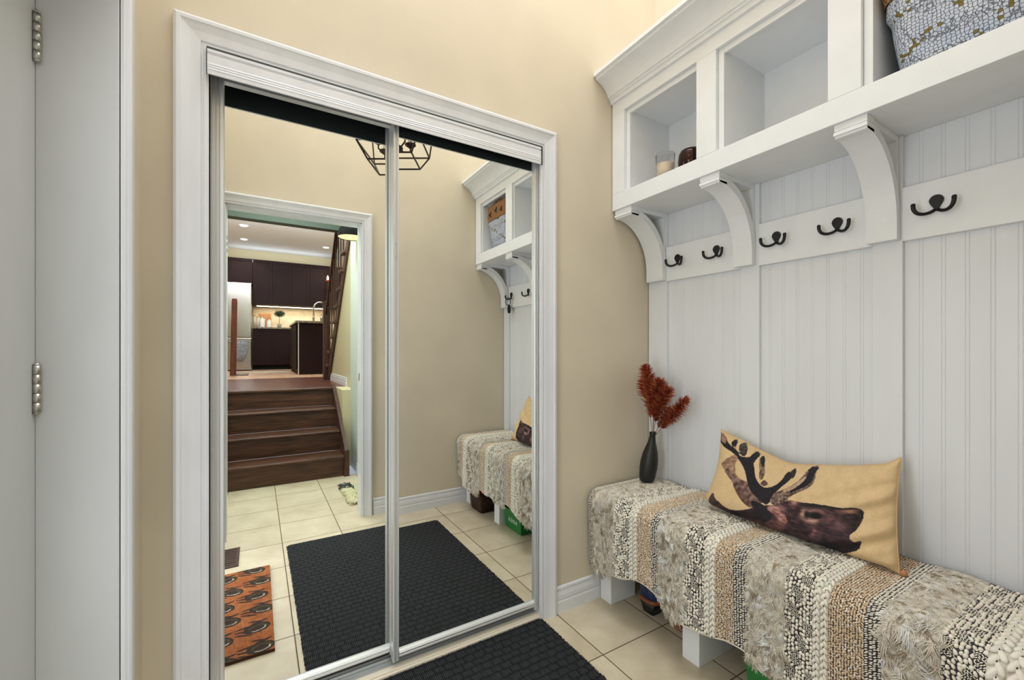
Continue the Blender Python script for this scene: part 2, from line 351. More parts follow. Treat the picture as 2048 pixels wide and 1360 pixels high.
# floor track
m = MB(); m.box(cx0+.014, cx1-.012, 1.5788, 1.648, 0, .008)
for y, h_ in ((1.5815, .020), (1.597, .022), (1.6245, .020), (1.645, .018)): m.box(cx0+.014, cx1-.012, y-.0018, y+.0018, .010, h_)
struct(m.build('trim_7', ALU), 'metal floor track under the sliding doors')
m = MB(); m.box(cx0+.014, cx1-.012, 1.5455, 1.5535, 0, .014); m.box(cx0+.014, cx1-.012, 1.5545, 1.5785, 0, .019)
struct(m.build('trim_8', mat('cream_threshold', (226, 214, 194), .45), bevel=.001), 'cream threshold strip before the sliding doors')

# sliding mirror doors -------------------------------------------------
def slide(name, x0, x1, ys, wl, wr, label):
    z0, z1 = .056, 2.045
    r = root(name, ((x0+x1)/2, ys, z0)); r['label'] = label
    MB().box(x0+.004, x1-.004, ys, ys+.004, z0+.01, z1-.005).build('mirror_pane', MIRR, r)
    def stile(a, b, zb=z0):
        g = MB(); d = b-a
        poly = [(a, ys+.016), (a, ys-.010), (a+d*.12, ys-.013), (a+d*.35, ys-.013), (a+d*.45, ys-.007), (a+d*.62, ys-.007), (a+d*.72, ys-.012), (b-d*.06, ys-.012), (b, ys-.008), (b, ys+.016)]
        g.prism(poly, 2, zb, z1); return g.build('stile', ALU, r)
    stile(x0, x0+wl, z0-.012); stile(x1-wr, x1, z0-.012)
    g = MB(); poly = [(ys-.012, z0), (ys-.014, z0+.006), (ys-.012, z0+.010), (ys-.014, z0+.016), (ys-.010, z0+.022), (ys-.001, z0+.024), (ys+.014, z0+.024), (ys+.014, z0)]
    g.prism(poly, 0, x0+wl, x1-wr); g.build('bottom_rail', ALU, r)
    g = MB(); g.box(x0+wl, x1-wr, ys-.012, ys+.014, z1-.024, z1); g.build('top_rail', ALU, r)
    return r
ML, MR = 1.612, 1.567
slide('door_1', -.1225, .452, ML, .036, .024, 'left sliding mirror closet door reflecting the doorway and stairs')
d2 = slide('door_2', .4265, 1.066, MR, .0225, .020, 'right sliding mirror closet door reflecting the bench corner')
g = MB()
for z in (1.57, 1.52): g.lathe([(0, 0), (.0025, 0), (.0025, .003), (0, .003)], (.4345, MR-.0145, z), 10)
g.build('screw', NICK, d2)

# entry door on the left ------------------------------------------------
XD = -.42
e = root('door_3', (XD, EY1-.006, .01)); e['label'] = 'grey-white panelled entry door at the left edge of the photo'
def panel_door(mb, xf, y0, y1, z0, z1, th, panels):
    # front slab with raised-field moulded panels on the +x face
    mb.box(xf-th, xf-.004, y0, y1, z0, z1)
    ys = sorted({y0, y1} | {p[0] for p in panels} | {p[1] for p in panels}); zs = sorted({z0, z1} | {p[2] for p in panels} | {p[3] for p in panels})
    for a, b in zip(ys, ys[1:]):
        for c, d in zip(zs, zs[1:]):
            if any(p[0] <= a and b <= p[1] and p[2] <= c and d <= p[3] for p in panels): continue
            mb.box(xf-.0045, xf, a, b, c, d)
    for a, b, c, d in panels:
        rings = [(0, 0), (.006, -.004), (.016, -.004), (.034, -.0005), (.034, -.0005)]
        vs_ = []
        for w, dx in rings: vs_ += [(xf+dx, a+w, c+w), (xf+dx, b-w, c+w), (xf+dx, b-w, d-w), (xf+dx, a+w, d-w)]
        fs = [(i*4+k, i*4+(k+1) % 4, (i+1)*4+(k+1) % 4, (i+1)*4+k) for i in range(3) for k in range(4)]+[(12, 13, 14, 15)]
        mb.add(vs_, fs)
m = MB(); dy0, dy1 = EY0+.008, EY1-.008
pn = []
for a, b in ((dy1-.118-.27, dy1-.118), (dy0+.118, dy0+.118+.27)):
    pn += [(a, b, 1.755, 1.93), (a, b, 1.025, 1.655), (a, b, .23, .866)]
panel_door(m, XD, dy0, dy1, .012, 2.045, .04, pn); m.build('door_leaf', DOORP, e)
g = MB(); g.lathe([(.025, 0), (.025, .01), (.012, .02), (.012, .04), (.028, .055), (.026, .075), (0, .08)], (0, 0, 0), 20)
g.v = [(XD+z, dy0+.07+x, .95+y) for x, y, z in g.v]; g.build('door_knob', NICK, e)
def hinge(z):
    hg = root('hinge_tmp'); bpy.data.objects.remove(hg)
    b = MB(); yb = EY1-.010; xb = XD+.011
    for i in range(5):
        b.tube([(xb, yb, z-.051+i*.0204+.0004), (xb, yb, z-.051+(i+1)*.0204-.0004)], .0068, 14)
    b.lathe([(0, 0), (.0045, .0008), (.0062, .003), (.0062, .005)], (xb, yb, z-.056)); b.lathe([(.0062, 0), (.0062, .002), (.004, .005), (0, .006)], (xb, yb, z+.051))
    b.box(XD+.0005, XD+.0025, yb-.021, yb, z-.051, z+.051)
    return b.build('hinge', NICK, e)
for z in (1.862, 1.098, .33): hinge(z)
# jamb, stop and casing of the entry door
m = MB(); m.box(XL-.14, XL-.002, EY1, EY1+.019, 0, 2.06)
m.box(XL-.14, XL-.002, EY0-.019, EY0, 0, 2.06); m.box(XL-.14, XL-.002, EY0-.019, EY1+.019, 2.05, 2.069)
m.box(XL-.19, XL-.14, EY0-.03, EY1+.03, 0, 2.07)
struct(m.build('trim_9', DOORP, bevel=.002), 'flat grey-white jamb of the entry door')
struct(MB().box(XD-.06, XD-.05, EY0-.1, EY1+.1, 0, 2.2).build('wall_outside', BLACKGAP))
m = MB()
def casing_x(mb, y0, y1, zt, xw, prof):
    n = len(prof); vs_ = []
    for w, d in prof: vs_ += [(xw+d, y0-w, 0), (xw+d, y0-w, zt+w), (xw+d, y1+w, zt+w), (xw+d, y1+w, 0)]
    fs = [(i*4+k, i*4+k+1, (i+1)*4+k+1, (i+1)*4+k) for i in range(n-1) for k in range(3)]
    mb.add(vs_, fs); mb.add([vs_[i*4+3] for i in range(n)], [tuple(range(n))])
casing_x(m, EY0-.002, EY1+.003, 2.053, XL, [(0, 0), (0, .006), (.002, .010), (.004, .0105), (.0055, .015), (.010, .019), (.03, .018), (.05, .016), (.062, .012), (.066, 0)])
struct(m.build('trim_10', TRIM), 'white moulded casing beside the entry door')

# ------------------------------------------------------------------ built-in: panelling, cubby cabinet, bench
BX = 1.775
pn_ = thing('beadboard_panelling', 'white beadboard back panelling with battens and hook rails above the bench', 'panelling', (1.80, .8, .45))
bays = [(1.432, 1.053), (.975, .603), (.525, .145)]
def bead(y0, y1):   # y0 > y1
    pts = [(y1, BX)]; y = y1 + ((.4855-y1) % .0505)
    while y < y0-.004:
        for q in (y-.0042, y+.0042):
            if y1+.001 < q-.0012 and q+.0012 < y0: pts += [(q-.0012, BX), (q, BX+.0013), (q+.0012, BX)]
        y += .0505
    pts.append((y0, BX)); poly = [(x, yy) for yy, x in pts]+[(1.808, y0), (1.808, y1)]
    g = MB(); g.prism(poly, 2, .506, 1.8655); return g.build('beadboard', BEAD, pn_)
for a, b in bays: bead(a, b)
for a, b in ((1.546, 1.432), (1.053, .975), (.603, .525), (.145, .064)):
    MB().box(1.758, 1.808, a, b, .506, 1.8655).build('batten', BEAD, pn_, bevel=.0015)
for a, b in bays: MB().box(1.7555, 1.808, a, b, 1.528, 1.697).build('hook_rail', CAB, pn_, bevel=.0015)

cab = thing('cubby_cabinet', 'white wall cabinet with open cubbies, crown moulding and curved brackets', 'cabinet', (1.65, .8, 1.86))
FX = 1.500; ZB, ZT = 1.866, 2.405
zo0, zo1 = 1.943, 2.330
cub = [(1.468, 1.080), (.995, .625), (.540, .150)]
# face frame with three openings
m = MB(); yy = sorted({1.546, .064} | {c for q in cub for c in q})
m.box(FX, FX+.02, .064, 1.546, ZB, zo0); m.box(FX, FX+.02, .064, 1.546, zo1, ZT+.03)
for a, b in ((1.546, 1.468), (1.080, .995), (.625, .540), (.150, .064)): m.box(FX, FX+.02, b+.0003, a-.0003, zo0+.0004, zo1-.0004)
m.build('face_frame', CAB, cab, bevel=.0012)
for a, b in cub:     # inner frame strips, set back
    g = MB(); w = .022; x0, x1 = FX+.0165, FX+.0278
    g.box(x0, x1, a-w, a-.0004, zo0-.0018, zo1-.0004); g.box(x0, x1, b+.0004, b+.006, zo0-.0018, zo1-.0004)
    g.box(x0+.0002, x1, b+.0062, a-w-.0002, zo1-w, zo1-.0004); g.build('inner_trim', CAB, cab, bevel=.001)
m = MB(); m.box(FX+.02, XR-.004, .064, 1.546, ZB, ZB+.055); m.box(FX+.02, XR-.004, .064, 1.546, zo1-.012, zo1+.02); m.box(XR-.016, XR-.004, .064, 1.546, ZB, zo1)
m.build('cabinet_box', CAB, cab)
MB().box(FX+.02, XR-.016, .064, 1.546, ZB+.055, zo0-.002).build('shelf_board', CAB, cab)
for a, b in ((1.546, 1.446), (1.085, .973), (.630, .518), (.156, .064)):
    MB().box(FX+.028, XR-.016, b, a, zo0-.002, zo1-.012).build('divider', CAB, cab)
# crown
cp = [(FX, 2.386), (FX-.012, 2.386), (FX-.012, 2.396), (FX-.015, 2.402), (FX-.022, 2.404), (FX-.022, 2.411), (FX-.030, 2.414), (FX-.030, 2.420)]
for k in range(9):
    t = k/8; a = t*PI/2; cp.append((FX-.030-.070*(1-math.cos(a))*.55-.070*t*.45, 2.420+.055*math.sin(a)*.6+.055*t*.4))
cp += [(FX-.106, 2.477), (FX-.106, 2.486), (FX-.120, 2.489), (FX-.120, 2.505), (FX-.04, 2.505), (FX+.02, 2.505), (FX+.02, 2.388)]
m = MB(); m.prism(cp, 1, .062, 1.548); m.build('crown_moulding', CAB, cab)
MB().box(FX+.02, XR-.002, .062, 1.548, zo1+.02, 2.50).build('cabinet_top', CAB, cab)
# brackets
def bracket(yc, w):
    g = MB(); n = 22
    zt, zb, xf, xb = 1.866, 1.533, FX+.010, 1.757
    # front curve (concave quarter-ellipse from the nose down to the foot)
    P0 = (xf+.004, zt-.040); outer = []; inner = []
    for k in range(n+1):
        t = k/n*PI/2; x = P0[0]+(1.728-P0[0])*math.sin(t); z = 1.588+(P0[1]-1.588)*math.cos(t)
        outer.append((x, z))
    th = .030
    for k in range(n+1):
        a = outer[max(k-1, 0)]; b = outer[min(k+1, n)]; tx, tz = b[0]-a[0], b[1]-a[1]; L = math.hypot(tx, tz) or 1
        inner.append((outer[k][0]-tz/L*th, outer[k][1]+tx/L*th))
    inner = [(min(x, xb), min(z, zt-.022)) for x, z in inner]
    y0, y1 = yc-w/2, yc+w/2
    for k in range(n):   # curved band as a strip of prisms sharing edges
        q = [outer[k], outer[k+1], inner[k+1], inner[k]]
        vs_ = [(p[0], y0, p[1]) for p in q]+[(p[0], y1, p[1]) for p in q]
        g.add(vs_, [(0, 1, 5, 4), (2, 3, 7, 6), (0, 3, 2, 1), (4, 5, 6, 7)])
    g.box(1.728, xb, y0, y1, zb, 1.5885)                              # foot
    g.box(xf+.002, xf+.05, y0, y1, zt-.042, zt-.020)
    g.box(xf-.004, xf+.05, y0-.002, y1+.002, zt-.034, zt-.024); g.box(xf-.001, xf+.05, y0-.001, y1+.001, zt-.020, zt-.0005)
    g.box(xf+.04, xb, y0+.004, y1-.004, zt-.020, zt-.0005)                # top arm
    g.box(xb-.016, xb, y0+.004, y1-.004, 1.58, zt-.0205)
    return g.build('bracket', CAB, cab)
for yc, w in ((1.484, .102), (1.028, .080), (.570, .080), (.105, .078)): bracket(yc, w)

# hooks
def hook_parts(r):
    g = MB(); cx, cy, cz = r.location
    n = 28; pl = []
    for k in range(n):
        a = 2*PI*k/n; sn = math.sin(a); w = .0165 if sn > -.1 else .0165*(1-.62*min(1, (abs(sn)-.1)/.75))
        pl.append((cy+w*math.cos(a), cz+.015+(.0175*sn if sn > 0 else .032*sn)))
    g.prism(pl, 0, cx, cx-.0065); g.build('backplate', HOOKM, r, bevel=.002)
    for s in (-1, 1):
        g = MB(); pts = []; rs = []
        P4 = [(-.005, .003, -.012), (-.012, .016, -.026), (-.034, .046, -.030), (-.032, .045, .008)]
        for k in range(17):
            t = k/16; b = [(1-t)**3, 3*t*(1-t)**2, 3*t*t*(1-t), t**3]
            x, y, z = (sum(b[i]*P4[i][q] for i in range(4)) for q in range(3)); pts.append((cx+x, cy+s*y, cz+z)); rs.append(.0044+.0014*t)
        g.tube(pts, rs, 12)
        e_ = pts[-1]; g.lathe([(0, -.006), (.0045, -.004), (.0064, 0), (.0045, .0045), (0, .006)], e_, 14)
        g.build('prong', HOOKM, r)
hk = None
specs = [(1.364, 'black double coat hook on the hook rail, nearest the closet wall'),
         (1.160, 'black double coat hook left of the second curved bracket, second from the closet wall'),
         (.905, 'black double coat hook right of the second bracket, first in the middle bay'),
         (.700, 'black double coat hook in the middle bay, just left of the third bracket'),
         (.445, 'largest looking black double coat hook, right of the third bracket'),
         (.195, 'black double coat hook seen only in the mirror, above the hanging loop')]
for i, (y, lb) in enumerate(specs):
    if i == 0:
        hk = thing('coat_hook', lb, 'hook', (1.755, y, 1.617), 'black double coat hooks on the rail'); hook_parts(hk)
    else:
        c = copy_tree(hk); c.location = (1.755, y, 1.617); c['label'] = lb
t = thing('key_fob', 'small black loop and fob hanging from a hook, seen in the mirror', 'key fob', (1.72, .195, 1.52))
g = MB(); g.tube([(1.722+.012*math.cos(a), .195+.02*math.cos(a), 1.575+.03*math.sin(a)) for a in [2*PI*k/16 for k in range(16)]], .003, 8, closed=True); g.build('strap', HOOKM, t)
g = MB(); g.lathe([(0, -.035), (.018, -.028), (.022, 0), (.016, .026), (.006, .034)], (1.732, .195, 1.515), 16, sx=.5); g.build('fob', HOOKM, t)

# bench
bn = thing('bench', 'white built-in wooden bench with square legs under the woven throw', 'bench', (1.6, .8, 0))
MB().box(1.372, 1.806, .076, 1.534, .44, .505).build('seat_board', CAB, bn, bevel=.003)
MB().box(1.79, 1.806, .076, 1.534, .30, .44).build('back_rail', CAB, bn)
for a, b, d in ((1.465, 1.534, .16), (1.004, 1.077, .21), (.536, .606, .21), (.078, .142, .16)):
    MB().box(1.412, 1.412+d, a, b, 0, .44).build('leg', CAB, bn, bevel=.002)
MB().box(1.392, 1.75, .078, .10, .5055, .518).build('end_ledge', ALUD, bn)

# ------------------------------------------------------------------ throw
def zbot(y):
    xs = [-.1, .08, .15, .30, .40, .45, .56, .67, .74, .79, .86, .95, 1.02, 1.09, 1.15, 1.26, 1.36, 1.47, 1.50, 1.56]
    zs = [.24, .24, .215, .15, .16, .21, .205, .205, .19, .21, .215, .19, .185, .178, .222, .236, .205, .165, .18, .185]
    return float(np.interp(y, xs, zs))
TX, TZ, TR = 1.338, .532, .055
def tpath(s, y):
    """s in metres along the throw measured from the panelling forward and down"""
    wob = .004*math.sin(y*23)+.003*math.sin(y*41+1); z_top = TZ+.004*math.sin(y*31+2)
    xb = 1.752; Lt = xb-(TX+TR); La = TR*PI/2
    if s < Lt: return (xb-s, y, z_top - .006*max(0, (s/Lt-.9)*10)*0)
    if s < Lt+La:
        a = (s-Lt)/TR; return (TX+TR-TR*math.sin(a)+wob*math.sin(a), y, z_top-TR+TR*math.cos(a))
    d = s-Lt-La; return (TX+wob+.010*min(d/.3, 1)*math.sin(y*17+.5), y, z_top-TR-d)
def tlen(y): return (1.752-(TX+TR))+TR*PI/2+(TZ-TR-zbot(y))
def tframe(s, y):
    p = Vector(tpath(s, y)); ds = Vector(tpath(s+.004, y))-Vector(tpath(s-.004 if s > .004 else 0, y)); ds.normalize()
    dy = Vector(tpath(s, y+.004))-Vector(tpath(s, y-.004)); dy.normalize(); n = ds.cross(dy).normalized()
    if n.x > 0 and abs(n.z) < .5 or n.z < -.3: n = -n
    return p, ds, dy, n
bands = [('edge', 1.534, 1.500), ('shag', 1.500, 1.366), ('bobble', 1.366, 1.276), ('braid', 1.276, 1.238), ('tan', 1.238, 1.165), ('herring', 1.165, 1.130),
         ('shag', 1.130, 1.007), ('bobble', 1.007, .932), ('braid', .932, .890), ('tan', .890, .825), ('herring', .825, .780),
         ('shag', .780, .668), ('bobble', .668, .592), ('braid', .592, .553), ('tan', .553, .475), ('herring', .475, .440),
         ('shag', .440, .335), ('bobble', .335, .262), ('braid', .262, .205), ('tan', .205, .14), ('herring', .14, .115), ('shag', .115, .08)]
thr = thing('woven_throw', 'cream, tan and black textured woven throw with shaggy bands draped over the bench', 'throw', (1.4, .8, .2))
g = MB(); ys = sorted({round(b, 4) for _, a, b in bands} | {1.534} | set(np.round(np.arange(.085, 1.53, .01), 4))); NS = 60
ix = {'edge': 1, 'shag': 0, 'bobble': 1, 'braid': 0, 'tan': 2, 'herring': 1}
vs_ = []
for y in ys:
    for k in range(NS+1): vs_.append(tpath(tlen(y)*k/NS, y))
g.v = vs_
for i in range(len(ys)-1):
    ym = (ys[i]+ys[i+1])/2; kind = next((n for n, a, b in bands if b <= ym <= a), 'shag')
    for k in range(NS): g.f.append((i*(NS+1)+k, i*(NS+1)+k+1, (i+1)*(NS+1)+k+1, (i+1)*(NS+1)+k)); g.m.append(ix[kind]); g.sm.append(True)
o = g.build('ground_cloth', [BASECLOTH, DARKCLOTH, TANCLOTH], thr)
md = o.modifiers.new('solid', 'SOLIDIFY'); md.thickness = .006; md.offset = 0
# template lump
def ell(nu=7, nv=4):
    v = [(0, 0, 1)]; f = []
    for j in range(1, nv):
        for i in range(nu): th = PI*j/nv; a = 2*PI*i/nu; v.append((math.sin(th)*math.cos(a), math.sin(th)*math.sin(a), math.cos(th)))
    v.append((0, 0, -1)); n = len(v)-1
    for i in range(nu): f.append((0, 1+i, 1+(i+1) % nu))
    for j in range(nv-2):
        for i in range(nu): a = 1+j*nu; f.append((a+i, a+nu+i, a+nu+(i+1) % nu, a+(i+1) % nu))
    for i in range(nu): f.append((n, 1+(nv-2)*nu+(i+1) % nu, 1+(nv-2)*nu+i))
    return np.array(v), f
EV, EF = ell()
def lumps(lst, name, parent, mtl=None):
    g = MB(); g.c = []; V = []; F = []; C = []
    for (p, ds, dy, n, a, b, h, ang, col) in lst:
        ca, sa = math.cos(ang), math.sin(ang); U = np.array(ds)*ca+np.array(dy)*sa; W = -np.array(ds)*sa+np.array(dy)*ca
        o = len(V)*len(EV); V.append(np.array(p)+EV[:, :1]*U*a+EV[:, 1:2]*W*b+EV[:, 2:]*np.array(n)*h)
        F += [tuple(i+o for i in f) for f in EF]; C.append(np.tile(np.array(lin(col)), (len(EV), 1)))
    g.v = [tuple(p) for p in np.concatenate(V)]; g.f = F; g.m = [0]*len(F); g.sm = [True]*len(F); g.c = np.concatenate(C)
    return g.build(name, mtl or YARN, parent)
def jit(c, d):
    k = random.uniform(-d, d); return tuple(max(0, min(255, x+k+random.uniform(-3, 3))) for x in c)
CREAM = (236, 228, 212); TAN = (216, 192, 162); BLK = (30, 28, 32)
def fill(y1, y0, ds_, dy_, fn, out):
    ny = max(1, round((y1-y0)/dy_)); 
    for r in range(ny):
        y = y0+(r+.5)*(y1-y0)/ny; L = tlen(y)-.004; s = .004+random.random()*ds_*.5+(r % 2)*ds_*.5
        while s < L:
            yy = y+random.uniform(-.18, .18)*dy_; ss = s+random.uniform(-.2, .2)*ds_
            q = fn(ss, yy)
            if q is not None:
                p, a, b, n = tframe(min(max(ss, .004), L), min(max(yy, .082), 1.532)); A, B, Hh, ang, col, lift = q
                out.append((p+n*lift, a, b, n, A, B, Hh, ang, col))
            s += ds_
def shag(y1, y0, name):
    V = []; F = []; C = []; nsd = 3; seg = 6
    area = (y1-y0)*.78; NL = int(area*6800)
    for _ in range(NL):
        y = random.uniform(y0+.001, y1-.001); L = tlen(y); s0 = random.uniform(.02, 1)**.85*L*.985; front = s0 > .41
        lock_ang = random.gauss(0, .9) if front else random.gauss(.2, .5); lock_up = random.uniform(.25, .9) if front else random.uniform(.25, .7)
        lock_cv = random.uniform(-1.6, 1.6); lock_ln = random.uniform(.028, .050) if front else random.uniform(.018, .032)
        r = random.random(); base = (230, 220, 203) if r < .70 else ((176, 160, 136) if r < .84 else (243, 240, 234))
        for q_ in range(13 if front else 10):
            yy = min(max(y+random.gauss(0, .0035), y0), y1); s = min(max(s0+random.gauss(0, .0035), .01), L*.99)
            p, ds, dy, n = tframe(s, yy); ang = lock_ang+random.gauss(0, .16); up = lock_up+random.gauss(0, .1); ln = lock_ln*random.uniform(.75, 1.1); cv = lock_cv+random.gauss(0, .3)
            d = ds*math.cos(ang)+dy*math.sin(ang); r0 = random.uniform(.0008, .0014); col = np.array(lin(jit(base, 9)))
            pts = []; q = p+n*.001; dd = (d*math.cos(up)+n*math.sin(up)).normalized(); side = dd.cross(n).normalized()
            for k in range(seg+1):
                pts.append(q.copy()); q = q+dd*(ln/seg)
                dd = (dd+side*cv*.26-n*.34+(Vector((0, 0, -1))*.26 if front else Vector((0, 0, 0)))).normalized()
                if (q-p).dot(n) < .0015: q = q+n*(.0015-(q-p).dot(n))
            for i, q in enumerate(pts):
                tt = (pts[min(i+1, seg)]-pts[max(i-1, 0)]).normalized(); u = tt.cross(n)
                if u.length < 1e-4: u = tt.cross(Vector((0, 1, 0)))
                u.normalize(); w = tt.cross(u); rr = r0*(1-.4*i/seg)
                for k in range(nsd):
                    a = 2*PI*k/nsd; e_ = q+(u*math.cos(a)+w*math.sin(a))*rr; V.append((max(e_.x, 1.28), min(max(e_.y, .081), 1.538), max(e_.z, .005)))
            o = len(V)-nsd*(seg+1)
            for i in range(seg):
                for k in range(nsd): F.append((o+i*nsd+k, o+i*nsd+(k+1) % nsd, o+(i+1)*nsd+(k+1) % nsd, o+(i+1)*nsd+k))
            C.append(np.tile(col, (nsd*(seg+1), 1)))
    g = MB(); g.v = V; g.f = F; g.m = [0]*len(F); g.sm = [True]*len(F); g.c = np.concatenate(C)
    return g.build(name, YARN, thr)
def braid(y1, y0):
    g = MB(); yc = (y0+y1)/2; w = (y1-y0)*.5; L = tlen(yc)-.003; per = w*3.4
    C = []
    cols = 2
    for c in range(cols):        # side-by-side plaits, each two crossing rows of fat chevron lumps
        y_c = y0+(c+.5)*(y1-y0)/cols; ww = (y1-y0)/cols
        s = .006; k = 0
        while s < L:
            for sg in (-1, 1):
                p, ds, dy, n = tframe(min(s+(sg > 0)*ww*.45, L), y_c+sg*ww*.20)
                yield (p+n*.004, ds, dy, n, ww*.62, ww*.27, .0062, sg*.42, jit((234, 228, 214), 6))
            p, ds, dy, n = tframe(min(s+ww*.55, L), y_c+random.uniform(-.1, .1)*ww)
            yield (p+n*.0075, ds, dy, n, .0030, .0012, .0022, random.uniform(-.3, .3), jit(BLK, 4))
            s += ww*.95; k += 1
for kind, a, b in bands:
    lst = []
    if kind == 'shag': shag(a, b, 'shag_pile')
    elif kind == 'bobble':
        def fb(s, y):
            k = math.sin(s*70+b*40)*math.sin(y*110+s*31)
            if k > -.15: return (random.uniform(.0052, .0076), random.uniform(.0038, .0053), .0050, random.uniform(-.6, .6), jit(CREAM, 8), .002)
            return None
        def fs(s, y):
            k = math.sin(s*70+b*40)*math.sin(y*110+s*31)
            if k <= -.02: return (.0036, .0014, .0022, random.choice((-.7, .7))+random.uniform(-.2, .2), jit(CREAM, 16), .002)
            return None
        fill(a, b, .0112, .0090, fb, lst); fill(a, b, .0052, .0048, fs, lst); lumps(lst, 'bobble_band', thr)
    elif kind == 'tan':
        def ft(s, y): return (random.uniform(.0038, .0056), random.uniform(.0024, .0032), .0026, random.uniform(-.9, .9), jit(TAN if random.random() < .85 else CREAM, 12), .002)
        fill(a, b, .0066, .0058, ft, lst); lumps(lst, 'woven_band', thr)
    elif kind == 'herring':
        fill(a, b, .0058, .0088, lambda s, y: (.0050, .0021, .0022, 1.0 if int((y-b)/.009) % 2 else 1.2, jit(CREAM, 8), .0022), lst)
        lumps(lst, 'herringbone_band', thr)
    elif kind == 'edge':
        fill(a, b+.012, .0058, .0088, lambda s, y: (.0050, .0020, .0022, 1.0, jit(CREAM, 8), .0022), lst); 
        fill(b+.012, b, .0062, .0060, lambda s, y: (.0048, .0028, .0022, 0, jit((200, 186, 160), 8), .0022), lst); lumps(lst, 'edging', thr)
    elif kind == 'braid': lumps(list(braid(a, b)), 'braided_band', thr)

g = MB(); g.tube([tuple(Vector(tpath(tlen(y)-.001, y))) for y in np.arange(.086, 1.532, .01)], .0042, 8); g.c = np.tile(np.array(lin((222, 212, 192))), (len(g.v), 1)); g.build('hem', YARN, thr)

# ------------------------------------------------------------------ pillow with printed stag
def inpoly(P, poly):
    x, y = P[:, 0], P[:, 1]; c = np.zeros(len(P), bool); n = len(poly)
    for i in range(n):
        x1, y1 = poly[i]; x2, y2 = poly[(i+1) % n]
        if y1 == y2: continue
        k = ((y1 > y) != (y2 > y)) & (x < (x2-x1)*(y-y1)/(y2-y1)+x1); c ^= k
    return c
def smooth_poly(poly, it=2):
    for _ in range(it):
        q = []
        for i in range(len(poly)):
            a = poly[i]; b = poly[(i+1) % len(poly)]
            q += [(a[0]*.75+b[0]*.25, a[1]*.75+b[1]*.25), (a[0]*.25+b[0]*.75, a[1]*.25+b[1]*.75)]
        poly = q
    return poly
def vnoise(P, sc_, seed=0):
    r = np.random.RandomState(seed); T = r.rand(64, 64); x = P[:, 0]*sc_; y = P[:, 1]*sc_
    xi = np.floor(x).astype(int); yi = np.floor(y).astype(int); fx = x-xi; fy = y-yi; fx = fx*fx*(3-2*fx); fy = fy*fy*(3-2*fy)
    g = lambda a, b: T[a % 64, b % 64]
    return (g(xi, yi)*(1-fx)+g(xi+1, yi)*fx)*(1-fy)+(g(xi, yi+1)*(1-fx)+g(xi+1, yi+1)*fx)*fy
